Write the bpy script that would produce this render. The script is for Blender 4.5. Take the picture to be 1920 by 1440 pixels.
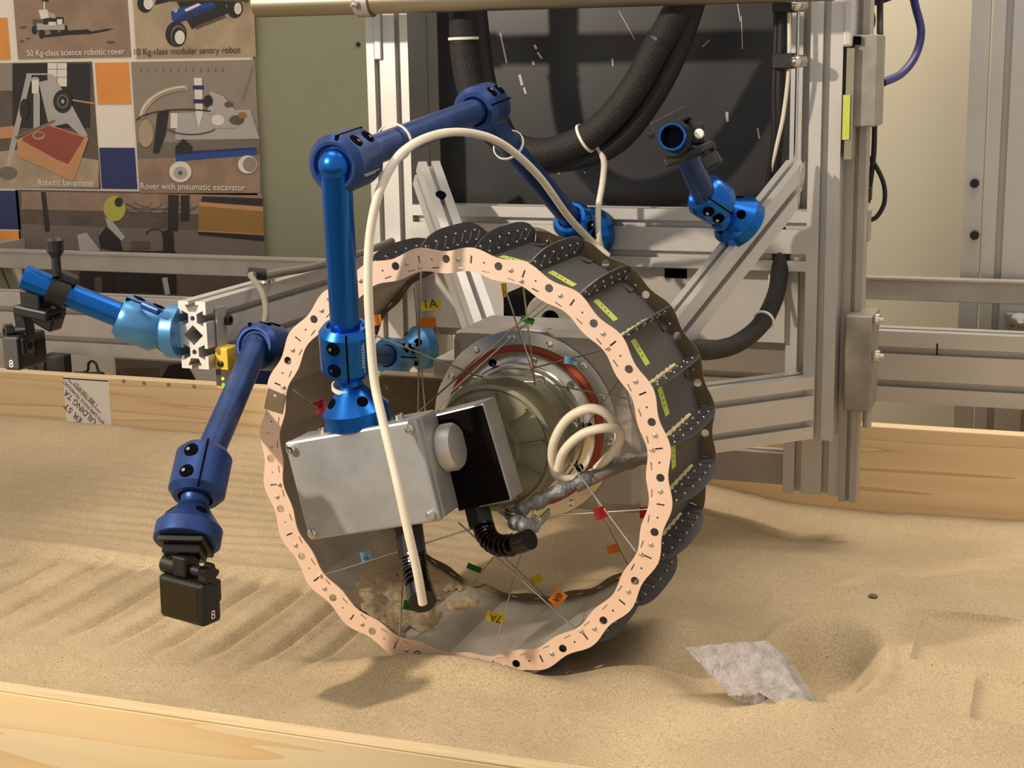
import bpy, bmesh, math, random
from mathutils import Vector, Matrix, noise
from mathutils.geometry import tessellate_polygon
for o in list(bpy.data.objects): bpy.data.objects.remove(o)
SC = bpy.context.scene
COL = SC.collection
R = math.radians
random.seed(7)

# ------------------------------------------------------------------ camera
F = 2885.0                                  # focal length in pixels of the 1920-wide frame
YAW, PITCH, ROLL = R(20.2), R(11.85), R(-0.96)
CAM = Vector((0.6726, -1.6329, 0.7326))
FWD = Vector((-math.sin(YAW)*math.cos(PITCH), math.cos(YAW)*math.cos(PITCH), -math.sin(PITCH)))
_r = Vector((math.cos(YAW), math.sin(YAW), 0)); _u = _r.cross(FWD)
RGT = math.cos(ROLL)*_r + math.sin(ROLL)*_u
UPV = -math.sin(ROLL)*_r + math.cos(ROLL)*_u
cd = bpy.data.cameras.new('camera'); cd.sensor_width = 36; cd.lens = F/1920*36; cd.clip_start = 0.02
co = bpy.data.objects.new('camera', cd); COL.objects.link(co)
mw = Matrix((RGT, UPV, -FWD)).transposed().to_4x4(); mw.translation = CAM
co.matrix_world = mw
SC.camera = co
SC.view_settings.view_transform = 'Standard'; SC.view_settings.look = 'None'
SC.view_settings.exposure = 0.0; SC.view_settings.gamma = 1.0; SC.view_settings.use_curve_mapping = False

# ------------------------------------------------------------------ light
w = bpy.data.worlds.new('room_air'); SC.world = w; w.use_nodes = True
w.node_tree.nodes['Background'].inputs[0].default_value = (1.0, 0.94, 0.86, 1)
w.node_tree.nodes['Background'].inputs[1].default_value = 0.60
def aim(o, tgt):
    o.rotation_euler = (Vector(tgt)-o.location).to_track_quat('-Z', 'Y').to_euler()
def area(name, loc, tgt, sx, sy, power, col):
    l = bpy.data.lights.new(name, 'AREA'); l.shape = 'RECTANGLE'; l.size = sx; l.size_y = sy; l.energy = power; l.color = col
    o = bpy.data.objects.new(name, l); COL.objects.link(o); o.location = loc; aim(o, tgt); return o
area('overhead_fill', (-0.6, -0.5, 2.6), (-0.4, 0.2, 0), 1.2, 0.5, 11, (1.0, 0.92, 0.81))
area('overhead_fill', (1.0, 0.4, 2.6), (0.6, 0.4, 0), 1.2, 0.5, 11, (1.0, 0.92, 0.81))
area('overhead_fill', (0.6, 1.18, 2.1), (0.45, 1.5, 0.7), 1.0, 0.25, 26, (1.0, 0.92, 0.81))  # unseen light added to brighten the back wall at the right
area('overhead_fill', (-1.3, 0.7, 2.3), (-1.3, 1.4, 0.5), 1.0, 0.3, 6, (1.0, 0.92, 0.81))  # unseen light added to lift the display board at the left
sl = bpy.data.lights.new('work_lamp', 'SPOT'); sl.energy = 250; sl.color = (1.0, 0.87, 0.71)
sl.spot_size = R(44); sl.spot_blend = 0.6; sl.shadow_soft_size = 0.05
so = bpy.data.objects.new('work_lamp', sl); COL.objects.link(so); so.location = (-1.30, -1.62, 1.50); aim(so, (-0.08, 0.35, 0.36))

# ------------------------------------------------------------------ pixel helpers (true depth is given each time)
def ray(x, y): return RGT*((x-960)/F) - UPV*((y-720)/F) + FWD
def at_y(x, y, Y): d = ray(x, y); return CAM + d*((Y-CAM.y)/d.y)
def at_x(x, y, X): d = ray(x, y); return CAM + d*((X-CAM.x)/d.x)
def at_z(x, y, Z): d = ray(x, y); return CAM + d*((Z-CAM.z)/d.z)
def at_d(x, y, D): return CAM + ray(x, y)*D

# ------------------------------------------------------------------ materials
def lin(c):
    return tuple(((v/255)/12.92 if v <= 10 else (((v/255)+.055)/1.055)**2.4) for v in c)
MATS = {}
def mat(name, rgb, rough=.5, metal=0.0, var=0.0, scale=20, bump=0.0, bscale=200, rgb2=None, stretch=None, spec=None, emit=None, coat=0):
    m = bpy.data.materials.new(name); m.use_nodes = True; nt = m.node_tree; b = nt.nodes['Principled BSDF']
    c = lin(rgb); b.inputs['Base Color'].default_value = (*c, 1); b.inputs['Roughness'].default_value = rough; b.inputs['Metallic'].default_value = metal
    if spec is not None: b.inputs['Specular IOR Level'].default_value = spec
    if coat: b.inputs['Coat Weight'].default_value = coat
    if emit:
        b.inputs['Emission Color'].default_value = (*lin(emit[0]), 1); b.inputs['Emission Strength'].default_value = emit[1]
    tc = nt.nodes.new('ShaderNodeTexCoord'); vec = tc.outputs['Object']
    if stretch:
        mp = nt.nodes.new('ShaderNodeMapping'); mp.inputs['Scale'].default_value = stretch; nt.links.new(vec, mp.inputs[0]); vec = mp.outputs[0]
    if var or rgb2:
        n = nt.nodes.new('ShaderNodeTexNoise'); n.inputs['Scale'].default_value = scale; n.inputs['Detail'].default_value = 5
        nt.links.new(vec, n.inputs['Vector'])
        cr = nt.nodes.new('ShaderNodeValToRGB'); cr.color_ramp.elements[0].position = .33; cr.color_ramp.elements[1].position = .67
        if rgb2: a, z = lin(rgb), lin(rgb2)
        else: a = tuple(v*(1-var) for v in c); z = tuple(min(1, v*(1+var)) for v in c)
        cr.color_ramp.elements[0].color = (*a, 1); cr.color_ramp.elements[1].color = (*z, 1)
        nt.links.new(n.outputs['Fac'], cr.inputs[0]); nt.links.new(cr.outputs[0], b.inputs['Base Color'])
    if bump:
        n2 = nt.nodes.new('ShaderNodeTexNoise'); n2.inputs['Scale'].default_value = bscale; n2.inputs['Detail'].default_value = 4
        nt.links.new(vec, n2.inputs['Vector'])
        bp = nt.nodes.new('ShaderNodeBump'); bp.inputs['Strength'].default_value = bump; bp.inputs['Distance'].default_value = .002
        nt.links.new(n2.outputs['Fac'], bp.inputs['Height']); nt.links.new(bp.outputs[0], b.inputs['Normal'])
    MATS[name] = m; return m
mat('alu', (198, 194, 188), .42, .55, .06, 8, 0, rgb2=None)
mat('alu_dull', (176, 168, 158), .5, .5, .08, 14)
mat('alu_box', (172, 173, 173), .42, .6, .12, 22, .15, 60)
mat('steel_plate', (150, 144, 134), .45, .6, .14, 30)
mat('machined', (205, 200, 190), .22, 1.0, .05, 6)
mat('chrome', (220, 215, 205), .15, 1.0)
mat('wire', (200, 195, 185), .25, 1.0)
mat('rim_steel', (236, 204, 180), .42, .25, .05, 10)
mat('rim_dark', (120, 104, 78), .5, .35, .15, 20)  # rim metal darkened: the back rim's backlit shade is in the colour
mat('skin_dark', (70, 66, 65), .5, .35, .16, 14)
mat('skin_lit', (176, 168, 156), .38, .5, .12, 18)  # inside of the tread skin, bounced light put into the colour
mat('fin_dark', (70, 67, 72), .45, .4, .14, 30)
mat('rivet', (205, 195, 180), .3, .9)
mat('bead', (205, 188, 140), .85, 0, .12, 60, .5, 150)
mat('blue', (28, 100, 186), .27, .85, .05, 8)
mat('blue_dusty', (40, 66, 120), .40, .6, .22, 40, stretch=(1, 1, .25))
mat('cut_alu', (250, 246, 238), .48, 1.0)  # cut metal whitened so the lamp's glare sits in the colour
mat('blue_lit', (84, 142, 192), .34, .7, .06, 10)  # same blue metal where lit, the light put into the colour
mat('hole_dark', (6, 7, 14), 1.0, spec=0.05)
mat('black', (18, 17, 16), .45)
mat('black_matte', (12, 10, 9), 1.0, spec=0.1)
mat('black_gloss', (16, 15, 14), .2)
mat('hose', (26, 22, 19), .7, 0, .35, 140, .8, 260)
mat('rubber', (20, 18, 17), .6)
mat('cable_white', (222, 212, 192), .5, 0, .05, 30)
mat('cable_grey', (120, 110, 98), .6)
mat('cable_blue', (26, 24, 96), .45)
mat('braid', (128, 130, 130), .5, .5, .35, 220, .8, 300)
mat('tie', (226, 220, 205), .45)
mat('yellow', (226, 188, 62), .5)
mat('olive_panel', (142, 140, 114), .6, 0, .04, 4)
mat('cream', (240, 230, 204), .6, 0, .02, 2)
mat('panel_black', (24, 23, 23), .35, 0, .25, 9, rgb2=(34, 33, 33))
mat('paper_white', (236, 224, 205), .55)
mat('cast_olive', (140, 136, 112), .5, .35, .1, 20)
mat('gasket', (176, 74, 48), .6, 0, .12, 20)
mat('tape_green', (196, 204, 82), .6, 0, .05, 40)
mat('tag_yellow', (226, 206, 52), .6); mat('tag_orange', (236, 150, 40), .6); mat('tag_red', (186, 40, 40), .6)
mat('tag_green', (40, 130, 48), .6); mat('tag_blue', (130, 178, 210), .6)
mat('ink', (30, 26, 26), .7); mat('print_white', (232, 224, 214), .7)
mat('pipe', (150, 140, 118), .38, .8, .15, 12, stretch=(.3, 3, 3))
mat('rock', (150, 141, 134), .9, 0, 0, 70, 1.0, 260, rgb2=(178, 168, 162))
mat('pebble', (104, 88, 66), .8)
mat('floor_grey', (96, 90, 82), .8, 0, .08, 3)
mat('led_green', (60, 220, 60), .4, emit=((60, 230, 50), 2.5)); mat('led_amber', (250, 180, 40), .4, emit=((255, 170, 30), 2.5))
mat('lens', (12, 12, 18), .08, 0, coat=1)
mat('screen', (30, 28, 18), .12)
mat('bush', (64, 62, 60), .6)
for nm, c in dict(p_tan=(150, 122, 100), p_tan2=(172, 150, 120), p_orange=(228, 146, 64), p_navy=(40, 46, 96), p_grey=(146, 132, 116), p_grey2=(116, 104, 92),
                  p_dark=(40, 34, 30), p_white=(226, 214, 200), p_red=(150, 70, 50), p_wood=(196, 140, 92), p_blue=(34, 70, 140), p_yel=(178, 172, 70), p_mid=(96, 80, 68), p_silver=(176, 168, 160), p_brass=(150, 110, 50)).items():
    mat(nm, c, .45, 0, .14 if nm in ('p_tan', 'p_tan2', 'p_mid') else .04, 22)

def sand_mat():
    m = bpy.data.materials.new('sand'); m.use_nodes = True; nt = m.node_tree; b = nt.nodes['Principled BSDF']; b.inputs['Roughness'].default_value = .95
    b.inputs['Specular IOR Level'].default_value = .15
    tc = nt.nodes.new('ShaderNodeTexCoord')
    def nz(s, d=4):
        n = nt.nodes.new('ShaderNodeTexNoise'); n.inputs['Scale'].default_value = s; n.inputs['Detail'].default_value = d; nt.links.new(tc.outputs['Object'], n.inputs['Vector']); return n
    big, fine = nz(5), nz(420, 3)
    r1 = nt.nodes.new('ShaderNodeValToRGB'); r1.color_ramp.elements[0].color = (*lin((178, 157, 125)), 1); r1.color_ramp.elements[1].color = (*lin((191, 170, 137)), 1)
    r1.color_ramp.elements[0].position = .35; r1.color_ramp.elements[1].position = .65
    nt.links.new(big.outputs['Fac'], r1.inputs[0])
    r2 = nt.nodes.new('ShaderNodeValToRGB'); r2.color_ramp.elements[0].position = .36; r2.color_ramp.elements[1].position = .56
    r2.color_ramp.elements[0].color = (.62, .6, .56, 1); r2.color_ramp.elements[1].color = (1, 1, 1, 1)
    nt.links.new(fine.outputs['Fac'], r2.inputs[0])
    # sparse dark grit
    v = nt.nodes.new('ShaderNodeTexVoronoi'); v.inputs['Scale'].default_value = 60; nt.links.new(tc.outputs['Object'], v.inputs['Vector'])
    r3 = nt.nodes.new('ShaderNodeValToRGB'); r3.color_ramp.elements[0].position = .055; r3.color_ramp.elements[1].position = .085
    r3.color_ramp.elements[0].color = (.42, .37, .3, 1); r3.color_ramp.elements[1].color = (1, 1, 1, 1)
    nt.links.new(v.outputs['Distance'], r3.inputs[0])
    m1 = nt.nodes.new('ShaderNodeMixRGB'); m1.blend_type = 'MULTIPLY'; m1.inputs[0].default_value = .7
    m2 = nt.nodes.new('ShaderNodeMixRGB'); m2.blend_type = 'MULTIPLY'; m2.inputs[0].default_value = .8
    nt.links.new(r1.outputs[0], m1.inputs[1]); nt.links.new(r2.outputs[0], m1.inputs[2])
    nt.links.new(m1.outputs[0], m2.inputs[1]); nt.links.new(r3.outputs[0], m2.inputs[2]); nt.links.new(m2.outputs[0], b.inputs['Base Color'])
    bp = nt.nodes.new('ShaderNodeBump'); bp.inputs['Strength'].default_value = .45; bp.inputs['Distance'].default_value = .0015
    nt.links.new(fine.outputs['Fac'], bp.inputs['Height']); nt.links.new(bp.outputs[0], b.inputs['Normal'])
    MATS['sand'] = m
sand_mat()
def wood_mat(name, c1, c2, c3, sx=.6):
    m = bpy.data.materials.new(name); m.use_nodes = True; nt = m.node_tree; b = nt.nodes['Principled BSDF']; b.inputs['Roughness'].default_value = .6
    tc = nt.nodes.new('ShaderNodeTexCoord'); mp = nt.nodes.new('ShaderNodeMapping'); mp.inputs['Scale'].default_value = (sx, 3, 7); nt.links.new(tc.outputs['Object'], mp.inputs[0])
    n = nt.nodes.new('ShaderNodeTexNoise'); n.inputs['Scale'].default_value = 2.2; n.inputs['Detail'].default_value = 2; n.inputs['Distortion'].default_value = .3; nt.links.new(mp.outputs[0], n.inputs['Vector'])
    mul = nt.nodes.new('ShaderNodeMath'); mul.operation = 'MULTIPLY'; mul.inputs[1].default_value = 6; nt.links.new(n.outputs['Fac'], mul.inputs[0])
    fr = nt.nodes.new('ShaderNodeMath'); fr.operation = 'FRACT'; nt.links.new(mul.outputs[0], fr.inputs[0])
    cr = nt.nodes.new('ShaderNodeValToRGB'); e = cr.color_ramp.elements; e[0].color = (*lin(c1), 1); e[1].color = (*lin(c2), 1); e[1].position = .86
    e2 = e.new(.97); e2.color = (*lin(c3), 1)
    nt.links.new(fr.outputs[0], cr.inputs[0]); nt.links.new(cr.outputs[0], b.inputs['Base Color']); MATS[name] = m
wood_mat('pine', (230, 203, 160), (222, 192, 146), (206, 170, 122), .3)
wood_mat('ply_front', (253, 226, 176), (250, 214, 156), (246, 204, 144), .3)
mat('ply_edge', (206, 180, 138), .7, 0, .14, 30, stretch=(.3, 8, 8))

# ------------------------------------------------------------------ mesh helpers
LOC = {}
def thing(name, label, cat, loc=(0, 0, 0), group=None, kind=None):
    o = bpy.data.objects.new(name, None); COL.objects.link(o); o.location = loc; o.empty_display_size = .02
    o['label'] = label; o['category'] = cat
    if group: o['group'] = group
    if kind: o['kind'] = kind
    LOC[o.name] = Matrix.Translation(loc); return o
def obj(name, me, m, parent=None, smooth=False, bev=0, label=None):
    """one mesh object; vertices are world coordinates"""
    if isinstance(me, bmesh.types.BMesh):
        bm = me; bmesh.ops.recalc_face_normals(bm, faces=bm.faces); me = bpy.data.meshes.new(name); bm.to_mesh(me); bm.free()
    if m and not me.materials: me.materials.append(MATS[m])
    if smooth:
        for p in me.polygons: p.use_smooth = True
        try: me.set_sharp_from_angle(angle=R(38))
        except Exception: pass
    o = bpy.data.objects.new(name, me); COL.objects.link(o)
    if parent:
        o.parent = parent; o.matrix_parent_inverse = LOC.get(parent.name, Matrix()).inverted() if parent.name in LOC else Matrix()
    if bev:
        md = o.modifiers.new('bevel', 'BEVEL'); md.width = bev; md.segments = 2; md.limit_method = 'ANGLE'; md.angle_limit = R(50)
    if label: o['label'] = label
    return o
def tag(o, label, cat, group=None, kind=None):
    o['label'] = label; o['category'] = cat
    if group: o['group'] = group
    if kind: o['kind'] = kind
    return o
def BM(): return bmesh.new()
def frame(axis, up=Vector((0, 0, 1))):
    z = Vector(axis).normalized(); u = Vector(up)
    if abs(z.dot(u.normalized())) > .97: u = Vector((0, 1, 0)) if abs(z.y) < .9 else Vector((1, 0, 0))
    x = u.cross(z).normalized(); y = z.cross(x); return Matrix((x, y, z)).transposed()
def box(bm, c, s, rot=None):
    c = Vector(c); vs = []
    for sx in (-.5, .5):
        for sy in (-.5, .5):
            for sz in (-.5, .5):
                v = Vector((sx*s[0], sy*s[1], sz*s[2]))
                if rot is not None: v = rot @ v
                vs.append(bm.verts.new(c+v))
    for f in ((0, 1, 3, 2), (4, 6, 7, 5), (0, 4, 5, 1), (2, 3, 7, 6), (0, 2, 6, 4), (1, 5, 7, 3)): bm.faces.new([vs[i] for i in f])
    return bm
def bx(x0, x1, y0, y1, z0, z1, bm=None):
    bm = bm or BM(); return box(bm, ((x0+x1)/2, (y0+y1)/2, (z0+z1)/2), (abs(x1-x0), abs(y1-y0), abs(z1-z0)))
def lathe(bm, p, axis, prof, n=32, up=Vector((0, 0, 1)), cap=True):
    """prof: list of (r,h) along axis from p"""
    fr = frame(axis, up); p = Vector(p); rings = []
    for r, h in prof:
        rings.append([bm.verts.new(p + fr @ Vector((r*math.cos(2*math.pi*i/n), r*math.sin(2*math.pi*i/n), h))) for i in range(n)])
    for a, b in zip(rings, rings[1:]):
        for i in range(n): bm.faces.new((a[i], a[(i+1) % n], b[(i+1) % n], b[i]))
    if cap:
        if prof[0][0] > 1e-6: bm.faces.new(list(reversed(rings[0])))
        if prof[-1][0] > 1e-6: bm.faces.new(rings[-1])
    return bm
def cyl(bm, p0, p1, r, n=20, r1=None):
    p0, p1 = Vector(p0), Vector(p1); return lathe(bm, p0, p1-p0, [(r, 0), (r if r1 is None else r1, (p1-p0).length)], n)
def sphere(bm, c, r, n=16, sc=None):
    bmesh.ops.create_uvsphere(bm, u_segments=n, v_segments=max(6, n//2), radius=r, matrix=Matrix.Translation(c) @ (sc or Matrix())); return bm
def spline(pts, sub=10):
    pts = [Vector(p) for p in pts]; P = [pts[0]*2-pts[1]] + pts + [pts[-1]*2-pts[-2]]; out = []
    for i in range(1, len(P)-2):
        a, b, c, d = P[i-1:i+3]
        for k in range(sub):
            t = k/sub; out.append(.5*((2*b)+(c-a)*t+(2*a-5*b+4*c-d)*t*t+(3*b-3*c+d-a)*t**3))
    out.append(pts[-1]); return out
def sweep(bm, pts, r, n=12, rf=None):
    fr = None; rings = []
    for i, p in enumerate(pts):
        t = (pts[min(i+1, len(pts)-1)]-pts[max(i-1, 0)]).normalized()
        if fr is None: fr = frame(t)
        else:
            x = fr.col[0] - t*fr.col[0].dot(t); x.normalize(); fr = Matrix((x, t.cross(x), t)).transposed()
        rr = r if rf is None else rf(i/(len(pts)-1))
        rings.append([bm.verts.new(p+fr @ Vector((rr*math.cos(2*math.pi*k/n), rr*math.sin(2*math.pi*k/n), 0))) for k in range(n)])
    for a, b in zip(rings, rings[1:]):
        for i in range(n): bm.faces.new((a[i], a[(i+1) % n], b[(i+1) % n], b[i]))
    bm.faces.new(list(reversed(rings[0]))); bm.faces.new(rings[-1]); return bm
def plate(bm, loops, T, th):
    """2-D loops (outer, holes...) extruded by th along local z, placed by matrix T (4x4)"""
    tris = tessellate_polygon([[Vector((x, y, 0)) for x, y in l] for l in loops])
    flat = [p for l in loops for p in l]
    a = [bm.verts.new(T @ Vector((x, y, 0))) for x, y in flat]; b = [bm.verts.new(T @ Vector((x, y, th))) for x, y in flat]
    for t in tris:
        try: bm.faces.new([a[i] for i in t]); bm.faces.new([b[i] for i in reversed(t)])
        except ValueError: pass
    k = 0
    for l in loops:
        n = len(l)
        for i in range(n): bm.faces.new((a[k+i], a[k+(i+1) % n], b[k+(i+1) % n], b[k+i]))
        k += n
    return bm
def circ(x, y, r, n=12): return [(x+r*math.cos(2*math.pi*i/n), y+r*math.sin(2*math.pi*i/n)) for i in range(n)]
def extrusion(bm, p0, p1, xdir, wd, ht, sw=(), sh=(), s=.010, holes=()):
    """T-slot profile: wd along xdir with slots at sw on both wd faces, ht with slots at sh; origin at profile centre"""
    p0, p1 = Vector(p0), Vector(p1); z = (p1-p0).normalized(); x = Vector(xdir); x = (x-z*x.dot(z)).normalized(); y = z.cross(x)
    T = Matrix((x, y, z)).transposed().to_4x4(); T.translation = p0
    o, lip, wid, dep = s/2, s*.42, s*1.0, s*1.35
    def side(slots, L):
        pts = [(-L/2, 0)]
        for c in sorted(slots): pts += [(c-o, 0), (c-o, lip), (c-wid, lip), (c-wid*.55, dep), (c+wid*.55, dep), (c+wid, lip), (c+o, lip), (c+o, 0)]
        return pts
    loop = []
    for (u, v) in side(sw, wd): loop.append((u, -ht/2+v))
    for (u, v) in side(sh, ht): loop.append((wd/2-v, u))
    for (u, v) in side([-c for c in sw], wd): loop.append((-u, ht/2-v))
    for (u, v) in side([-c for c in sh], ht): loop.append((-wd/2+v, -u))
    return plate(bm, [loop]+list(holes), T, (p1-p0).length)
# text meshes are made first, while the scene is still small
TXT = {}
def make_texts(strs):
    for s in strs:
        c = bpy.data.curves.new('t', 'FONT'); c.body = s; c.size = 1; c.align_x = 'LEFT'
        o = bpy.data.objects.new('t', c); COL.objects.link(o); TXT[s] = o
    bpy.context.view_layer.update(); dg = bpy.context.evaluated_depsgraph_get()
    for s, o in list(TXT.items()):
        me = bpy.data.meshes.new_from_object(o.evaluated_get(dg)); TXT[s] = [[v.co.copy() for v in me.vertices], [list(p.vertices) for p in me.polygons]]
        bpy.data.objects.remove(o); bpy.data.meshes.remove(me)
make_texts(['50 Kg-class science robotic rover', '10 Kg-class modular sentry robot', 'Robotic bevameter', 'Rover with pneumatic excavator', 'ER ST', 'UILDING TA',
            'WITH SUPER KNOCK TECHNOLOGY', 'www.PaperWaySystems.com', '1 800 759-9727', '8', '1A', '8A', '7A', '5A', '4A', '2A', '3A', '6A'])
def text(name, s, org, xd, yd, width, m, parent, height=None):
    """flat lettering: org = lower left corner, xd reading direction, yd letter up"""
    vs, fs = TXT[s]; x0 = min(v.x for v in vs); x1 = max(v.x for v in vs); k = width/(x1-x0); ky = k if height is None else height/(max(v.y for v in vs)-min(v.y for v in vs))
    org, xd, yd = Vector(org), Vector(xd).normalized(), Vector(yd).normalized()
    me = bpy.data.meshes.new(name); me.from_pydata([org+xd*((v.x-x0)*k)+yd*(v.y*ky) for v in vs], [], fs); me.update()
    return obj(name, me, m, parent)

# ================================================================== setting
def structure(o): o['kind'] = 'structure'; return o
WY = 1.5
structure(obj('wall_back', bx(-2.6, 1.8, WY, WY+.08, -.5, 2.4), 'cream'))
structure(obj('floor', bx(-3.0, 2.2, -2.6, WY+.08, -.54, -.5), 'floor_grey'))

# sandbox: boards round the sand
SB = thing('sandbox', 'long shallow wooden box holding the sand bed', 'sandbox', (0, .3, -.5))
obj('back_board', bx(-2.3, 1.5, 1.0, 1.03, -.5, .107), 'pine', SB, bev=.002, label='pine back board of the box')
obj('front_board', bx(-2.3, 1.5, -.424, -.403, -.5, .107), 'ply_front', SB, bev=.001, label='bright plywood front board')
obj('front_board_edge', bx(-2.3, 1.5, -.4235, -.4035, .1065, .1085), 'ply_edge', SB)
obj('end_board', bx(-2.33, -2.3, -.424, 1.03, -.5, .107), 'pine', SB); obj('end_board', bx(1.5, 1.53, -.424, 1.03, -.5, .107), 'pine', SB)
obj('bottom_panel', bx(-2.3, 1.5, -.403, 1.0, -.5, -.47), 'ply_edge', SB)

WC = Vector((0, 0, .262))                 # wheel centre on its front plane; axle runs along +Y
def sm(a, b, t): t = max(0, min(1, (t-a)/(b-a))); return t*t*(3-2*t)
def ga(t, s): return math.exp(-(t/s)**2)
def sand_h(x, y):
    z = .004
    z += .004*sm(.4, 1, y)*sm(-.2, -.7, x) - .05*sm(.45, 1, y)*sm(-.1, .3, x)
    z += .010*noise.noise((x*2.2, y*2.2, 0)) + .0035*noise.noise((x*9, y*9, 3)) + .0012*noise.noise((x*40, y*40, 5))
    z -= .004*sm(-.1, -.35, y)*0
    # wheel ruts behind the wheel: one groove per grouser
    m = sm(-.10, .07, y)*sm(.25, .225, y)*sm(-.13, -.22, x)
    if m > 0:
        t = ((x+.10*0)/.0686 + .35) % 1.0
        z += m*(-.005 - .011*ga(t-.5, .13) + .0045*ga(t-.72, .10))
    z += .010*ga(y-.258, .016)*sm(-.12, -.3, x) 
    # older rake lines further back
    k = sm(.29, .36, y)*sm(.95, .85, y)*sm(.0, -.3, x)
    if k > 0: z += k*.0017*math.sin(2*math.pi*(y + .012*noise.noise((x*3, y*3, 9)))/.040)*(.6+.6*noise.noise((x*2, y*4, 1)))
    # sand pushed up round the wheel
    z += .030*ga(y+.028, .024)*ga(x+.01, .13) + .006*ga(y+.06, .05)*ga(x, .25) + .014*ga(x-.20, .05)*sm(-.05, .03, y)*sm(.27, .2, y)
    # hollow beside the rock
    d = math.hypot((x-.412)/.072, (y-.175)/.145)
    z += -.055*(1-sm(.35, 1.0, d)) + .006*ga(d-1.08, .14)
    z += -.022*ga((x-.285)/.045, 1)*ga((y-.085)/.05, 1)
    # square imprints on the right
    for (a, b, s) in ((.60, .30, .09), (.66, .12, .07)):
        u, v = abs(x-a)-s, abs(y-b)-s; e = max(u, v); z += .007*ga(e, .008) - .004*sm(.01, -.01, e)
    z += -.02*ga(x-.27, .06)*ga(y-.80, .05)
    return z
def build_sand():
    x0, x1, y0, y1 = -2.298, 1.498, -.402, .999
    xs = []; x = x0
    while x < x1: xs.append(x); x += .0062 if -1.2 < x < .95 else .03
    xs.append(x1); ny = 235; ys = [y0+(y1-y0)*j/(ny-1) for j in range(ny)]
    vs = [(x, y, sand_h(x, y)) for y in ys for x in xs]; nx = len(xs)
    fs = [(j*nx+i, j*nx+i+1, (j+1)*nx+i+1, (j+1)*nx+i) for j in range(ny-1) for i in range(nx-1)]
    me = bpy.data.meshes.new('sand_bed'); me.from_pydata(vs, [], fs); me.update()
    return tag(obj('sand_bed', me, 'sand', smooth=True), 'tan fine sand bed with wheel ruts and rake lines', 'sand', kind='stuff')
build_sand()

# ---- wall: olive panel and the display board with photographs
PB = WY-.004
def wq(px0, py0, px1, py1, Y): a = at_y(px0, py0, Y); b = at_y(px1, py1, Y); return a.x, b.x, b.z, a.z   # x0,x1,z0,z1
x0 = at_y(484, 250, WY).x; x1 = at_y(760, 300, WY).x
tag(obj('wall_panel', bx(x0-.3, x1+.3, WY-.012, WY-.0005, -.45, 1.3), 'olive_panel', bev=.001), 'plain olive green panel on the wall beside the photo board', 'panel')
bxr = at_y(486, 250, WY).x
DB = thing('display_board', 'white display board with captioned robot photographs and coloured squares', 'poster', (bxr-.6, WY-.02, .5))
obj('board', bx(bxr-1.2, bxr, WY-.024, WY-.0125, -.2, 1.2), 'paper_white', DB, bev=.001)
YB = WY-.0245
def P2(x, y, Y=YB): p = at_y(x, y, Y); return (p.x, p.z)
def rectp(px0, py0, px1, py1):
    c = at_y((px0+px1)/2, (py0+py1)/2, YB); a = at_y(px0, (py0+py1)/2, YB); b = at_y(px1, (py0+py1)/2, YB); t = at_y((px0+px1)/2, py0, YB); q = at_y((px0+px1)/2, py1, YB)
    return a.x, b.x, q.z, t.z
def print_rect(name, m, px0, py0, px1, py1):
    a, b, z0, z1 = rectp(px0, py0, px1, py1); return obj(name, bx(a, b, YB-.0012, YB, z0, z1), m, DB), (a, b, z0, z1)
def picture(parent, shapes, lab=None):
    me_v, me_f, mi, mats = [], [], [], []
    for k, (m, pts) in enumerate(shapes):
        if m not in mats: mats.append(m)
        poly = [Vector((*P2(x, y), 0)) for x, y in pts]; base = len(me_v)
        for p in poly: me_v.append((p.x, YB-.0013-.00008*(k+1), p.y))
        for t in tessellate_polygon([poly]): me_f.append(tuple(base+i for i in t)); mi.append(mats.index(m))
    me = bpy.data.meshes.new('printed_scene'); me.from_pydata(me_v, [], me_f); me.update()
    for m in mats: me.materials.append(MATS[m])
    for p, i in zip(me.polygons, mi): p.material_index = i
    o = obj('printed_scene', me, None, parent); o.matrix_parent_inverse = Matrix()
    o.matrix_parent_inverse = LOC[DB.name].inverted() if parent == DB else LOC[DB.name].inverted(); return o
def ell(cx, cy, rx, ry, n=18, a0=0, a1=360): return [(cx+rx*math.cos(R(a0+(a1-a0)*i/n)), cy+ry*math.sin(R(a0+(a1-a0)*i/n))) for i in range(n if a1-a0 == 360 else n+1)]
def ln(x0, y0, x1, y1, w):
    d = math.hypot(x1-x0, y1-y0); nx, ny = -(y1-y0)/d*w/2, (x1-x0)/d*w/2; return [(x0+nx, y0+ny), (x1+nx, y1+ny), (x1-nx, y1-ny), (x0-nx, y0-ny)]
def rc(a, b, c, d): return [(a, b), (c, b), (c, d), (a, d)]
def arcline(cx, cy, rx, ry, a0, a1, w, n=14):
    return ell(cx, cy, rx, ry, n, a0, a1+1e-4) + list(reversed(ell(cx, cy, rx-w, ry-w, n, a0, a1+1e-4)))
f1, _ = print_rect('photo_print', 'p_tan', 24, -150, 238, 109)
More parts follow.
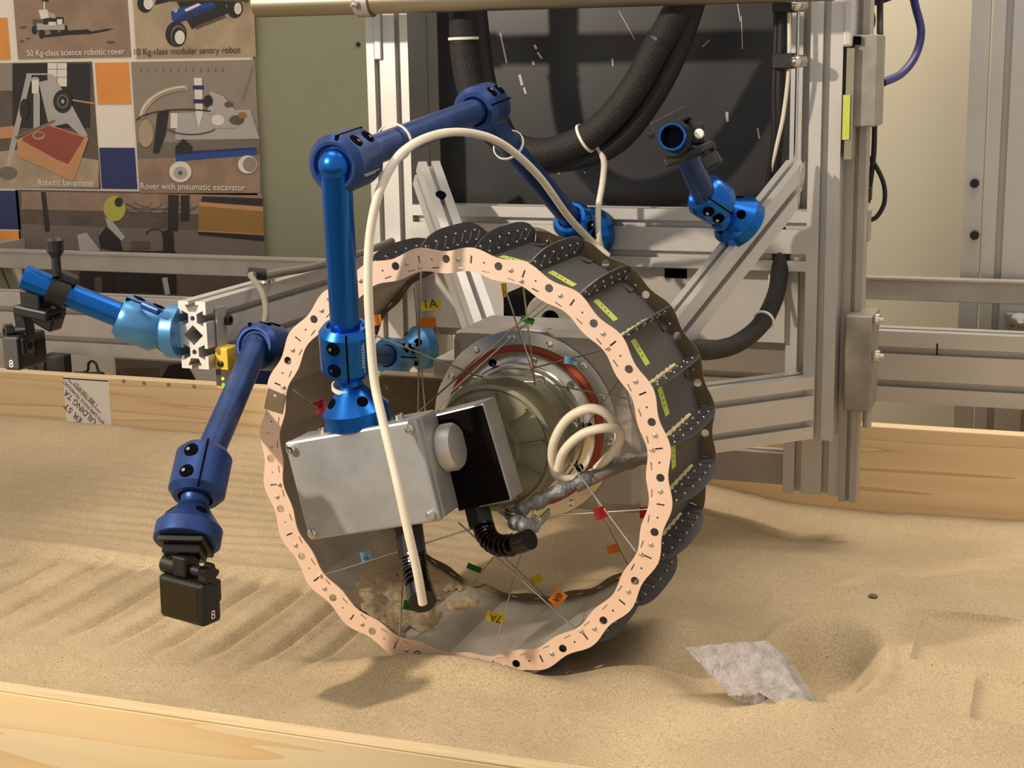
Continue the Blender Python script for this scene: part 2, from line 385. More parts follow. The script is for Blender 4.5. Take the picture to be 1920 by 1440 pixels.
picture(DB, [('p_dark', [(130, 57), (165, 55), (172, 59), (200, 54), (216, 53), (202, 58), (170, 64), (128, 66), (78, 71), (84, 66)]), ('p_dark', ell(66, 56, 6, 9)), ('p_dark', ell(79, 63, 6, 10)), ('p_dark', ell(102, 56, 8, 9)), ('p_dark', ell(121, 56, 7, 10)),
              ('p_mid', rc(62, 36, 82, 46)), ('p_silver', rc(70, 44, 122, 56)), ('p_dark', rc(82, 32, 120, 46)), ('p_white', [(73, 19), (90, 18), (94, 33), (78, 36)]), ('p_silver', [(92, 22), (104, 26), (106, 34), (96, 34)]), ('p_white', ln(84, 18, 84, 2, 3)), ('p_dark', rc(80, -8, 92, 3)), ('p_white', rc(92, 41, 106, 48)), ('p_white', rc(108, 36, 118, 46)),
              ('p_mid', ell(42, 77, 4, 2)), ('p_mid', ell(44, 51, 7, 2)), ('p_mid', ell(208, 79, 9, 2)), ('p_mid', ell(54, 72, 4, 1.5))])
f2, _ = print_rect('photo_print', 'p_tan2', 248, -150, 474, 108)
picture(DB, [('p_dark', [(290, 10), (330, 0), (360, 55), (428, 25), (424, 10), (440, 0), (300, -20)]), ('p_blue', [(321, 22), (343, 14), (350, 12), (402, 4), (404, 10), (332, 44), (323, 38)]), ('p_navy', [(332, 44), (328, 38), (350, 24), (404, 10), (410, 12), (352, 38)]), ('p_white', [(346, 18), (372, 6), (378, 9), (350, 22)]), ('p_silver', ell(330, 19, 4, 5)),
              ('p_dark', ell(273, 6, 15, 18)), ('p_white', ell(279, 6, 9, 12)), ('p_dark', ell(331, 64, 20, 24)), ('p_grey2', ell(335, 67, 14, 20)), ('p_dark', ell(336, 69, 13, 18)), ('p_white', ell(338, 70, 9.5, 13)), ('p_dark', ell(441, 16, 15, 18)), ('p_white', ell(447, 16, 7, 11)), ('p_mid', ln(368, 52, 424, 30, 5))])
f3, _ = print_rect('photo_print', 'p_mid', -120, 118, 181, 352)
picture(DB, [('p_dark', rc(24, 119, 170, 240)), ('p_grey', rc(-60, 119, 24, 170)), ('p_white', rc(90, 118, 126, 162)), ('p_grey2', ln(90, 130, 126, 130, 1)), ('p_grey2', ln(90, 145, 126, 145, 1)), ('p_grey2', ln(108, 119, 108, 160, 1)), ('p_wood', ln(128, 186, 178, 194, 3)), ('p_wood', [(-20, 240), (30, 236), (30, 258), (-20, 262)]), ('p_tan2', [(-60, 290), (40, 280), (186, 300), (186, 352), (-60, 352)]),
              ('p_silver', ln(90, 150, 110, 235, 34)), ('p_silver', [(100, 140), (132, 190), (166, 255), (156, 258), (120, 225), (92, 225), (90, 140)]), ('p_silver', ln(56, 140, 12, 330, 10)), ('p_silver', ln(50, 139, 92, 139, 3)), ('p_silver', ell(67, 150, 8, 6)), ('p_white', rc(61, 150, 74, 175)), ('p_silver', rc(64, 175, 76, 242)), ('p_dark', ell(47, 205, 9, 20)), ('p_dark', ell(119, 190, 18, 22)), ('p_grey2', ell(119, 190, 11, 13)), ('p_dark', ell(119, 190, 8, 10)), ('p_silver', ell(119, 190, 3, 4)),
              ('p_wood', [(32, 262), (92, 233), (168, 258), (140, 338), (36, 286)]), ('p_red', [(44, 258), (92, 235), (160, 258), (128, 310), (44, 264)]), ('p_wood', [(36, 270), (140, 312), (138, 340), (34, 292)]), ('p_tan2', ell(74, 254, 12, 8)), ('p_red', ell(74, 253, 9, 5)), ('p_grey2', ell(16, 324, 17, 12)), ('p_grey2', ln(30, 258, 104, 226, 4))])
f4, _ = print_rect('photo_print', 'p_grey', 254, 114, 484, 364)
picture(DB, [('p_grey2', [(258, 268), (486, 262), (490, 362), (262, 362)])] + [('p_grey2', rc(264+i*14, 128, 266+i*14, 135)) for i in range(12)] + [('p_tan', [(260, 298), (488, 290), (489, 362), (262, 362)]),
              ('p_tan2', arcline(352, 224, 92, 66, 182, 272, 12)), ('p_white', arcline(352, 224, 89, 63, 186, 268, 3)), ('p_silver', [(330, 212), (470, 205), (488, 260), (330, 262)]), ('p_dark', [(296, 212), (318, 205), (312, 250), (298, 288), (288, 286)]), ('p_tan2', ell(275, 250, 14, 26)), ('p_white', rc(321, 212, 334, 240)), ('p_navy', [(330, 285), (480, 276), (482, 288), (332, 303)]), ('p_blue', [(332, 290), (482, 280), (482, 290), (332, 302)]), ('p_dark', [(330, 275), (345, 260), (362, 275), (360, 288), (330, 290)]),
              ('p_white', [(365, 146), (380, 146), (382, 210), (374, 240), (368, 210)]), ('p_navy', rc(363, 160, 383, 168)), ('p_navy', rc(364, 186, 382, 194)), ('p_silver', [(395, 170), (420, 180), (450, 215), (445, 240), (400, 240)]), ('p_dark', ell(392, 190, 9, 12)), ('p_mid', ell(430, 196, 8, 6)), ('p_mid', ell(445, 225, 14, 9)), ('p_brass', ell(456, 216, 8, 6)), ('p_white', ell(410, 225, 12, 10)), ('p_silver', ell(398, 206, 7, 8)),
              ('p_dark', arcline(350, 230, 96, 26, 190, 300, 2.5)), ('p_dark', arcline(360, 225, 60, 28, 40, 140, 2)), ('p_white', ell(340, 322, 21, 20)), ('p_silver', ell(340, 324, 13, 12)), ('p_mid', ell(340, 324, 4, 4)), ('p_white', ell(466, 308, 18, 17)), ('p_grey', ell(470, 308, 13, 14)), ('p_tan', ln(455, 190, 475, 122, 2))])
f5, _ = print_rect('photo_print', 'p_mid', 41, 359, 490, 640)
picture(DB, [('p_tan', [(41, 359), (492, 366), (494, 408), (300, 398), (41, 392)]), ('p_grey2', [(41, 420), (496, 436), (498, 486), (44, 470)])] + [('p_mid', arcline(250+12*i, 372, 40+6*i, 22+(i % 3)*6, 20, 160, 2)) for i in range(7)] + [('p_dark', ln(82, 360, 90, 434, 9)), ('p_dark', [(316, 365), (336, 366), (334, 434), (316, 432)]), ('p_dark', rc(340, 366, 356, 414)), ('p_wood', [(374, 378), (494, 388), (496, 440), (372, 434)]), ('p_brass', [(374, 386), (494, 396), (496, 438), (372, 432)]), ('p_dark', [(372, 434), (496, 442), (496, 452), (374, 440)]), ('p_dark', [(380, 368), (494, 372), (494, 386), (378, 378)]),
              ('p_yel', ell(216, 391, 21, 24)), ('p_dark', ell(224, 379, 8, 9)), ('p_silver', [(198, 408), (212, 414), (236, 444), (230, 452), (204, 426)]), ('p_dark', [(186, 444), (200, 425), (226, 450), (232, 472), (190, 465)]), ('p_silver', [(146, 440), (164, 436), (190, 470), (180, 480), (152, 478)]), ('p_dark', [(152, 470), (330, 470), (332, 550), (150, 545)]), ('p_mid', rc(246, 452, 282, 466)), ('p_dark', ell(316, 440, 11, 9)), ('p_dark', rc(307, 444, 327, 474)), ('p_dark', arcline(292, 442, 18, 14, 190, 350, 2)), ('p_mid', ln(186, 520, 186, 560, 14)), ('p_dark', ln(208, 510, 208, 555, 12)), ('p_silver', ln(310, 520, 316, 552, 10))])
for nm, q in (('p_orange', (181, 117, 244, 195)), ('p_navy', (189, 277, 255, 354)), ('p_orange', (-60, 34, 17, 112)), ('p_navy', (-60, 357, 37, 429)), ('p_orange', (-60, 432, 40, 476)), ('p_navy', (448, 640, 520, 730))):
    print_rect('colour_square', nm, *q)
print_rect('photo_print', 'p_grey2', 218, 655, 344, 740)
picture(DB, [('p_silver', [(218, 655), (344, 660), (344, 680), (218, 672)]), ('p_dark', [(300, 712), (318, 684), (350, 680), (370, 716)]), ('p_mid', [(218, 690), (300, 690), (300, 715), (218, 712)])])
XD, ZD = Vector((1, 0, 0)), Vector((0, 0, 1))
def caption(s, px0, py, px1, m, par):
    a = at_y(px0, py, YB); b = at_y(px1, py, YB); text('caption', s, (a.x, YB-.0045, a.z), XD, ZD, b.x-a.x, m, DB)
caption('50 Kg-class science robotic rover', 53, 105, 236, 'print_white', f1)
caption('10 Kg-class modular sentry robot', 254, 103, 453, 'ink', f2)
caption('Robotic bevameter', 74, 347, 180, 'print_white', f3)
caption('Rover with pneumatic excavator', 266, 354, 462, 'print_white', f4)
tag(obj('wall_screw', lathe(BM(), at_y(672, 83, WY-.012), (0, -1, 0), [(.005, 0), (.005, .003), (.001, .004)], 12), 'black'), 'small black screw head in the olive wall panel', 'screw')

# ---- rails behind the box
RY = 1.10
def zpx(px, py, Y): return at_y(px, py, Y).z
zt, zb = zpx(1783, 626, RY), zpx(1783, 760, RY)
bm = BM(); hgt = zt-zb; extrusion(bm, (-2.4, RY+.03, (zt+zb)/2), (1.6, RY+.03, (zt+zb)/2), (0, 1, 0), .06, hgt, (0,), (-hgt*.235, hgt*.235), .013)
rail = thing('guide_rail', 'long aluminium guide rail with two slots behind the sandbox', 'rail', (0, RY, zb))
obj('beam', bm, 'alu', rail)
bm = BM(); box(bm, at_y(1757, 655, RY-.001), (.0022, .002, .02)); obj('joint_mark', bm, 'hole_dark', rail)
for x in (-1.7, -.95, 1.1): obj('leg', bx(x-.02, x+.02, RY+.005, RY+.055, -.5, zb), 'alu_dull', rail)
BYY = 1.24
z1 = zpx(1770, 528, BYY); z0 = zpx(1770, 566, BYY)
bar = thing('flat_bar', 'flat aluminium bar running along the wall above the slotted rail', 'bar', (0, BYY, z0))
obj('bar', bx(-2.4, 1.6, BYY, BYY+.012, z0, z1), 'alu_dull', bar, bev=.0012)
obj('lip', bx(-2.4, 1.6, BYY-.004, BYY+.03, z1, z1+.004), 'alu_dull', bar)
for x in (-1.75, 1.15): obj('bracket', bx(x-.02, x+.02, BYY+.012, WY-.013, z0, z1), 'alu_dull', bar)
# far right column
CYY = 1.30
xa, xb = at_y(1812, 250, CYY).x, at_y(2010, 250, CYY).x
xc = at_y(1852, 250, CYY).x
colm = thing('column', 'tall slotted aluminium column standing at the right edge', 'column', ((xa+xb)/2, CYY, -.5))
obj('flange_plate', bx(xa, xc-.004, CYY, CYY+.02, -.5, 1.5), 'alu', colm)
bm = BM(); wv = xb-xc; extrusion(bm, ((xc+xb)/2, CYY+.03, -.5), ((xc+xb)/2, CYY+.03, 1.5), (1, 0, 0), wv, .06, (-wv*.3, wv*.12), (0,), .013); obj('profile', bm, 'alu', colm)
for py in (343, 440):
    p = at_y(1828, py, CYY); bm = BM(); cyl(bm, (p.x, p.y, p.z), (p.x, p.y-.016, p.z), .008, 16); obj('bolt', bm, 'black', colm)
p = at_y(1912, 605, CYY-.03)
bm = BM(); lathe(bm, p, (0, -1, 0), [(.019, 0), (.019, .006), (.008, .007), (.008, .012), (.002, .014)], 24); obj('cap_screw', bm, 'chrome', colm, True)
bm = BM(); box(bm, (p.x, p.y+.012, p.z-.02), (.05, .02, .07)); obj('clamp_block', bm, 'alu_dull', colm, bev=.003)

# ================================================================== gantry carriage
GY = .70
G = thing('gantry_frame', 'slotted aluminium gantry frame standing over the sand behind the wheel', 'frame', (0, .75, .03))
# left post 75 wide, 163 deep
lx0, lx1 = -.4295, -.3555
bm = BM(); wv = lx1-lx0
extrusion(bm, ((lx0+lx1)/2, GY+.0815, .03), ((lx0+lx1)/2, GY+.0815, 1.35), (1, 0, 0), wv, .163, (-wv*.25, wv*.25), (0,), .0095); obj('post', bm, 'alu', G)
# right post: front profile, wide rear profile, side profile
fx0, fx1 = at_y(1503.8, 790, GY).x, at_y(1562, 790, GY).x
zf = at_y(1530, 825, GY).z
bm = BM(); wv = fx1-fx0; extrusion(bm, ((fx0+fx1)/2, GY+.0275, zf), ((fx0+fx1)/2, GY+.0275, 1.35), (1, 0, 0), wv, .055, (0,), (0,), .011); obj('post', bm, 'alu', G)
RYY = GY+.056
rx0, rx1 = at_y(1468, 870, RYY).x, at_y(1575, 870, RYY).x; zr = at_y(1530, 928, RYY).z
bm = BM(); wv = rx1-rx0; extrusion(bm, ((rx0+rx1)/2, RYY+.05, zr), ((rx0+rx1)/2, RYY+.05, 1.35), (1, 0, 0), wv, .10, (-wv*.24, wv*.24), (0,), .011); obj('post', bm, 'alu', G)
SY = GY+.05
sx0, sx1 = at_y(1574, 850, SY).x, at_y(1607, 850, SY).x; zs = at_y(1590, 942, SY).z
bm = BM(); wv = sx1-sx0; extrusion(bm, ((sx0+sx1)/2, SY+.022, zs), ((sx0+sx1)/2, SY+.022, 1.35), (1, 0, 0), wv, .044, (0,), (), .006); obj('linear_guide', bm, 'alu_dull', G)
# cross beams
bz1, bz0 = at_y(1025, 388, GY).z, at_y(1100, 497, GY).z; hh = bz1-bz0
bm = BM(); extrusion(bm, (lx1, GY+.02, (bz0+bz1)/2), (fx0, GY+.02, (bz0+bz1)/2), (0, 1, 0), .04, hh, (0,), (-hh*.27, hh*.25), .011); obj('cross_beam', bm, 'alu', G)
b2 = at_y(1200, 500, GY+.035).z
obj('lower_plate', bx(lx1, rx0, GY+.045, GY+.06, b2-.115, b2), 'alu', G)
# window in the plate
p = at_y(1267, 512, GY+.044); obj('square_opening', bx(p.x-.018, p.x+.018, GY+.043, GY+.046, p.z-.008, p.z+.007), 'hole_dark', G)
# low transverse beams behind
for py0, py1, Y in ((548, 590, GY+.09), (622, 655, GY+.10), (848, 905, GY+.11)):
    a = at_y(1420, py0, Y).z; b = at_y(1420, py1, Y).z; bm = BM(); extrusion(bm, (lx1, Y+.02, (a+b)/2), (rx0+.01, Y+.02, (a+b)/2), (0, 1, 0), .04, a-b, (0,), (), .008); obj('tie_beam', bm, 'alu_dull', G)
# diagonal braces: from the posts down and forward to the hub, T-slot profile with vertical side faces
def brace(rt, Yt, rb, Yb, wt, ws, xcut=None, zcut=None):
    A, B = at_y(*rt, Yt), at_y(*rb, Yb); d = (B-A).normalized(); s = d.cross(Vector((0, 0, 1))).normalized()
    if s.dot(CAM-A) < 0: s = -s
    t = d.cross(s).normalized()
    if t.dot(CAM-A) < 0: t = -t
    off = -s*wt/2-t*ws/2; bm = BM(); extrusion(bm, A+off, B+off, s, wt, ws, (0,), (0,), .0085)
    if xcut is not None:
        for v in bm.verts:
            if (v.co-B).dot(d) < -(B-A).length*.5:
                if zcut is None or xcut > 0: v.co += d*((xcut-v.co.x)/d.x)
                if zcut is not None and v.co.z > zcut: v.co += d*((zcut-v.co.z)/d.z)
    return obj('diagonal_brace', bm, 'alu', G), A, d, s, t
b1o, A1, dA, sA, tA = brace((784, 303), .63, (899, 634), .42, .036, .05, -1, at_y(800, 303, .63).z)
b2o, A2, dB, sB, tB = brace((1508, 300), .63, (1236, 640), .42, .036, .046, fx0-.001, at_y(1480, 302, .63).z)
p = A1+dA*.075-sA*.018+tA*.0002; bm = BM(); lathe(bm, p, tA, [(.0085, -.002), (.0085, .0005), (.0080, .0006)], 20); obj('bolt_hole', bm, 'hole_dark', G)
# low strut from the right post forward to the hub
a = Vector((fx0-.0, GY+.015, (at_y(1497, 704, GY).z+at_y(1497, 820, GY).z)/2)); hs = at_y(1497, 704, GY).z-at_y(1497, 820, GY).z
b = a+Vector((-.69, -.72, 0))*.30
bm = BM(); extrusion(bm, a, Vector((b.x, b.y, a.z)), (0, 0, 1), hs, .05, (-hs*.25, hs*.25), (0,), .011); obj('low_strut', bm, 'alu', G)
# left cantilever arm, 45 x 90
def arm_holes():
    h = [circ(0, .0225, .0035), circ(0, -.0225, .0035), [(0, -.0135), (.0145, 0), (0, .0135), (-.0145, 0)]]
    return h
bm = BM()
extrusion(bm, (-.4105, .10, .386), (-.4105, GY, .386), (1, 0, 0), .041, .09, (0,), (-.0225, .0225), .0105, arm_holes()); obj('cantilever_arm', bm, 'alu', G)
bm = BM(); extrusion(bm, (-.4105, .0985, .386), (-.4105, .10, .386), (1, 0, 0), .041, .09, (0,), (-.0225, .0225), .0105, arm_holes()); obj('cut_end', bm, 'cut_alu', G, label='saw-cut end face whitened with painted lamp glare')
# bearing blocks on the right
for nm, q, Y in (('bearing_block', (1598, 65, 1645, 238), GY+.01), ('bearing_block', (1583, 592, 1634, 772), GY+.01)):
    a = at_y(q[0], (q[1]+q[3])/2, Y).x; b = at_y(q[2], (q[1]+q[3])/2, Y).x; t = at_y((q[0]+q[2])/2, q[1], Y).z; u = at_y((q[0]+q[2])/2, q[3], Y).z
    obj(nm, bx(a, b, Y, Y+.085, u, t), 'steel_plate', G, bev=.0025)
bm = BM(); cyl(bm, at_y(1627, 752, GY+.05), at_y(1625, 800, GY+.05), .007, 16); obj('clamp_rod', bm, 'alu_dull', G, True)
bm = BM()
for py in (600, 668): lathe(bm, at_y(1642, py, GY+.02), (1, 0, 0), [(.010, 0), (.010, .006), (.004, .007), (.004, .012)], 16)
obj('clamp_bolts', bm, 'chrome', G, True)
a = at_y(1582, 0, GY-.005); b = at_y(1598, 88, GY-.005); obj('guide_bracket', bx(a.x, b.x, GY-.005, GY+.05, b.z, 1.35), 'alu', G, bev=.004)
a = at_y(1588, 90, GY-.004); b = at_y(1600, 170, GY-.004); obj('slider_strip', bx(a.x, b.x, GY-.004, GY+.04, b.z-.1, a.z), 'cast_olive', G)
p = at_y(1606, 76, GY+.005); obj('set_screw', bx(p.x-.006, p.x+.006, GY+.002, GY+.012, p.z-.006, p.z+.006), 'hole_dark', G)
a = at_y(1581, 178, GY-.006); b = at_y(1592, 262, GY-.006)
tag(obj('marker_tape', bx(a.x, b.x, GY-.0065, GY-.0052, b.z, a.z), 'tape_green'), 'vertical strip of yellow green tape on the right gantry post', 'tape')
# black panel between the posts
PY = GY+.12
pz = at_y(1100, 388, PY).z
tag(obj('back_panel', bx(lx1+.002, rx0-.002, PY, PY+.012, pz-.02, 1.4), 'panel_black', bev=.001), 'large scratched black panel between the gantry posts', 'panel')
BPN = None
# scuffs on the panel
bm = BM()
for (x0, y0, x1, y1, wv) in ((938, 62, 950, 118, 3), (1002, 84, 1006, 92, 4), (974, 140, 979, 160, 5), (982, 164, 986, 176, 4), (1008, 98, 1016, 110, 3), (999, 115, 1001, 122, 4), (1148, 110, 1149, 124, 3), (1390, 30, 1392, 92, 1.5), (1382, 0, 1388, 40, 2), (1363, 210, 1364, 228, 5), (1047, 318, 1048, 326, 4), (1096, 322, 1097, 325, 3), (960, 300, 968, 322, 2), (1160, 20, 1190, 74, 1.2), (1317, 88, 1330, 75, 1.2), (1420, 240, 1424, 260, 3)):
    pts = ln(x0, y0, x1, y1, wv); vs = [bm.verts.new(at_y(x, y, PY-.0006)) for x, y in pts]; bm.faces.new(vs)
o = obj('panel_scuffs', bm, 'p_silver'); o['kind'] = 'stuff'; tag(o, 'pale scratches and flecks on the black panel', 'scratches', kind='stuff')
# top pipe and its clamp
TY = GY-.13
c0 = at_y(480, 4, TY); c1 = at_y(1330, -14, TY); zc = at_y(900, 0, TY).z
pp = thing('steel_pipe', 'horizontal steel pipe crossing in front of the gantry top', 'pipe', (c0.x, TY, zc))
rr = .021
zc = at_y(900, 21, TY).z+rr
bm = BM(); lathe(bm, (c0.x, TY, zc), (1, 0, 0), [(rr-.002, 0), (rr, .002), (rr, .9)], 28); obj('pipe', bm, 'pipe', pp, True)
p = at_y(686, 20, TY)
bm = BM(); lathe(bm, (p.x-.012, TY, zc), (1, 0, 0), [(rr+.0045, 0), (rr+.0045, .024)], 28); obj('clamp_band', bm, 'alu_dull', pp, True)
a = at_y(700, 20, TY-.01); b = at_y(716, 112, TY+.02)
b = at_y(708, 112, GY-.006)
obj('clamp_strap', bx(b.x-.0065, b.x+.0065, GY-.006, GY-.0005, b.z, zc+.05), 'alu', pp, bev=.002)
obj('clamp_hook', bx(b.x-.0065, b.x+.0065, TY+.015, GY-.006, zc+.022, zc+.034), 'alu', pp, bev=.002)
bm = BM(); lathe(bm, at_y(665, 8, TY-rr-.006), (0, -1, 0), [(.006, -.01), (.006, .004), (.002, .006)], 16); obj('clamp_screw', bm, 'chrome', pp, True)
p0 = at_y(322, -8, WY-.3); p1 = at_y(462, -2, WY-.3)
bm = BM(); cyl(bm, (p0.x, p0.y, p0.z), (p1.x, p0.y, p0.z), .0125, 20); cyl(bm, (p0.x+.02, p0.y, p0.z), (p0.x+.02, WY-.024, p0.z), .006, 12); tag(obj('short_pipe', bm, 'pipe', smooth=True), 'short pipe end over the sentry robot photograph', 'pipe')

# ================================================================== wheel
WH = thing('rover_wheel', 'large spoked metal rover wheel with grousers half sunk in sand', 'wheel', (0, .11, 0))
WWD = .225
A0 = 1.6
def rim_loops():
    n = 288; th = [2*math.pi*i/n for i in range(n)]
    ph = lambda t: math.cos(24*(t-R(A0+7.8)))
    outer = [((.2605+.0030*ph(t))*math.cos(t), (.2605+.0030*ph(t))*math.sin(t)) for t in th]
    inner = [((.2340+.0022*ph(t))*math.cos(t), (.2340+.0022*ph(t))*math.sin(t)) for t in th]
    loops = [outer, inner]
    def rect(rc_, t, hr, ht):
        e, f = (math.cos(t), math.sin(t)), (-math.sin(t), math.cos(t)); c = (rc_*e[0], rc_*e[1])
        return [(c[0]+a*e[0]+b*f[0], c[1]+a*e[1]+b*f[1]) for a, b in ((-hr, -ht), (hr, -ht), (hr, ht), (-hr, ht))]
    for k in range(24):
        t = R(A0+15*k); loops.append(circ(.2485*math.cos(t), .2485*math.sin(t), .0050, 16))
        t = R(A0+15*k+4.1); loops.append(circ(.2485*math.cos(t), .2485*math.sin(t), .0014, 8))
        loops.append(rect(.2500, R(A0+15*k+7.8), .0046, .0011))
        for d in (3.2, 10.6): loops.append(rect(.2388, R(A0+15*k+d), .0007, .0046))
    return loops
def wheel_T(y): # local xy -> world XZ at given y, thickness along +Y
    T = Matrix(((1, 0, 0, WC.x), (0, 0, 1, y), (0, 1, 0, WC.z), (0, 0, 0, 1))); return T
RL = rim_loops()
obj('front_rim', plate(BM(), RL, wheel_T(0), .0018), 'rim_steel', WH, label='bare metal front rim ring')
obj('back_rim', plate(BM(), RL, wheel_T(WWD-.0018), .0018), 'rim_dark', WH, label='back rim ring with backlit shade in its colour')
def put(name, me, m, deg, parent=WH, y=0):
    if not me.materials: me.materials.append(MATS[m])
    o = bpy.data.objects.new(name, me); COL.objects.link(o); o.parent = parent
    o.matrix_parent_inverse = LOC[WH.name].inverted()
    o.location = WC+Vector((0, y, 0)); o.rotation_euler = (0, -R(deg), 0); return o
def tomesh(bm, nm, smooth=False):
    bmesh.ops.recalc_face_normals(bm, faces=bm.faces); me = bpy.data.meshes.new(nm); bm.to_mesh(me); bm.free()
    if smooth:
        for p in me.polygons: p.use_smooth = True
    return me
# local frame of a piece at angle 0: x = radial, z = tangential
hw = .2435*math.tan(R(7.5))
me_inner = tomesh(bx(.2412, .24245, .0019, WWD-.0019, -hw*.994, hw*.994), 'inner_lit_sheet')  # sheet added inside the skin to carry the lighter, bounce-lit tone
me_skin = tomesh(bx(.2425, .2437, .0019, WWD-.0019, -hw, hw), 'tread_plate')
def fin_loop():
    n = 22; ys = [.004+(WWD-.008)*i/n for i in range(n+1)]
    out = [(.2600+.0185*(1-abs(2*i/n-1)**3.2), y) for i, y in enumerate(ys)]
    lo = [(.2440, WWD-.004), (.2440, .004)]
    loops = [out+lo]
    for i in range(7):
        y = .030+i*.0275; r = .2590+.0025*math.sin(math.pi*(y/WWD)); d = .0058
        loops.append([(r-d, y-.0042), (r-d+.001, y-.0078), (r+d, y+.0042), (r+d-.001, y+.0078)])
    return loops
T = Matrix(((1, 0, 0, 0), (0, 1, 0, 0), (0, 0, 1, -.0009), (0, 0, 0, 1)))
me_fin = tomesh(plate(BM(), fin_loop(), T, .0018), 'grouser')
bm = BM()
for i in range(6):
    for s in (-1, 1):
        for side in (-1, 1):
            y = .0165+i*.0318; r = .2570+s*.0070*(.6+.4*math.sin(math.pi*y/WWD))+.003*math.sin(math.pi*y/WWD); sphere(bm, (r, y+.006, side*.0010), .0018, 8)
me_riv = tomesh(bm, 'rivets', True)
bm = BM(); sphere(bm, (0, 0, 0), .0031, 14, Matrix.Diagonal((1, .7, 1, 1)).to_4x4()); me_rv = tomesh(bm, 'rivet', True)
for v in me_rv.vertices: v.co.x += .2487
bm = BM(); sphere(bm, (.2415, 0, 0), .0026, 12); me_nip = tomesh(bm, 'spoke_nut', True)
bm = BM(); pts = [Vector((.2455+.0008*math.sin(i*1.7), .035+i*.0056, .0030+.0006*math.sin(i*2.3))) for i in range(24)]; sweep(bm, pts, .0028, 8, lambda t: .0027+.0007*math.sin(t*37)); me_bead = tomesh(bm, 'seal_bead', True)
bm = BM(); box(bm, (.2441, .078, .006), (.0006, .019, .034)); me_lab = tomesh(bm, 'tape_label')
bm = BM()
for k in range(3): box(bm, (.2445, .078+.0016*(k-1), .001+k*.006), (.0002, .0045, .0014))
me_ink = tomesh(bm, 'tape_writing')
bm = bx(.2437, .2452, .196, .222, -.020, -.001); me_tab = tomesh(bm, 'end_tab')
for k in range(24):
    dg = A0+15*k
    put('tread_plate', me_skin, 'skin_dark', dg+7.8+7.5); put('inner_lit_sheet', me_inner, 'skin_lit', dg+7.8+7.5)
    fo = put('grouser', me_fin, 'fin_dark', dg+7.8)
    rv = put('rivets', me_riv, 'rivet', dg+7.8, fo); rv.parent = fo; rv.matrix_parent_inverse = Matrix(); rv.location = (0, 0, 0); rv.rotation_euler = (0, 0, 0); rv['kind'] = 'stuff'
    put('rivet', me_rv, 'rivet', dg+11.4)
    if k % 2 == 0: put('spoke_nut', me_nip, 'rivet', dg+7.8, y=-.001)
    tb = put('end_tab', me_tab, 'fin_dark', dg+7.8)
    a = (dg+7.8) % 360
    if a < 40 or a > 300: put('seal_bead', me_bead, 'bead', dg+7.8)
    if a < 100 and a > 5 or a > 355:
        lo = put('tape_label', me_lab, 'tape_green', dg+7.8-7.2); li = put('tape_writing', me_ink, 'ink', 0, lo); li.parent = lo; li.matrix_parent_inverse = Matrix(); li.location = (0, 0, 0); li.rotation_euler = (0, 0, 0)
# thin dark piece laid over the left of the front rim
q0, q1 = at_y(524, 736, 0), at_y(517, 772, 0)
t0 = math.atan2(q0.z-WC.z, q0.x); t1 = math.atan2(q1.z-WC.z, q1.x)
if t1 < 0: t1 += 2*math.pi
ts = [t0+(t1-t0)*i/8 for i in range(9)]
obj('dark_rim_piece', plate(BM(), [[(.2602*math.cos(t), .2602*math.sin(t)) for t in ts]+[(.2352*math.cos(t), .2352*math.sin(t)) for t in reversed(ts)]], wheel_T(-.0012), .0012), 'rim_dark', WH)

# spokes with paper flags: (rim px, rim plane, hub px, hub Y, flag (px, py, size, mat, text, dirx, diry))
YF, YK = .004, WWD-.004
def spoke(rim, rY, hub, hY, flag=None):
    a = at_y(*rim, rY); b = at_y(*hub, hY); bm = BM(); cyl(bm, a, b, .0011, 8); so = obj('spoke', bm, 'wire', WH)
    if flag:
        px, py, wpx, hpx, m, tx, ang = flag
        # closest point on the spoke to the flag pixel
        best = min((a.lerp(b, i/60) for i in range(61)), key=lambda p: (px_of(p)-Vector((px, py))).length)
        D = (best-CAM).dot(FWD); sc = D/F
        ca, sa = math.cos(R(ang)), math.sin(R(ang)); xd = (RGT*ca+UPV*sa); yd = (-RGT*sa+UPV*ca)
        c = at_d(px, py, D); n = xd.cross(yd)
        bm = BM(); vs = []
        for u in range(7):
            for v in (-.5, .5): vs.append(bm.verts.new(c+xd*(u/6-.5)*wpx*sc+yd*v*hpx*sc+n*.0012*math.sin(u*.9)))
        for u in range(6): bm.faces.new((vs[2*u], vs[2*u+2], vs[2*u+3], vs[2*u+1]))
        bmesh.ops.solidify(bm, geom=bm.faces[:], thickness=.0003)
        fo = obj('flag', bm, m, so)
        if tx:
            to = text('flag_lettering', tx, c-xd*wpx*.30*sc-yd*hpx*.26*sc+n*.0024, xd, yd, wpx*.6*sc, 'ink', so)
def px_of(p):
    d = Vector(p)-CAM; z = d.dot(FWD); return Vector((960+F*d.dot(RGT)/z, 720-F*d.dot(UPV)/z))
spoke((548, 729), YF, (700, 850), .10, (600, 763, 22, 22, 'tag_red', None, 20))
spoke((610, 1077), YF, (905, 985), .10, (686, 1044, 19, 21, 'tag_blue', '4A', 15))
spoke((926, 1219), YF, (1008, 930), .13, (929, 1158, 36, 20, 'tag_yellow', '7A', 168))
spoke((1079, 1179), YF, (860, 980), .11, (1046, 1121, 30, 24, 'tag_orange', '8A', 230))
spoke((1192, 1034), YF, (950, 705), .14, (1126, 962, 24, 22, 'tag_red', None, 20))
spoke((1215, 955), YK, (1010, 968), .15, (1207, 961, 16, 20, 'tag_red', None, 5))
spoke((879, 1103), YK, (960, 1000), .15, (889, 1065, 28, 11, 'tag_green', None, -22))
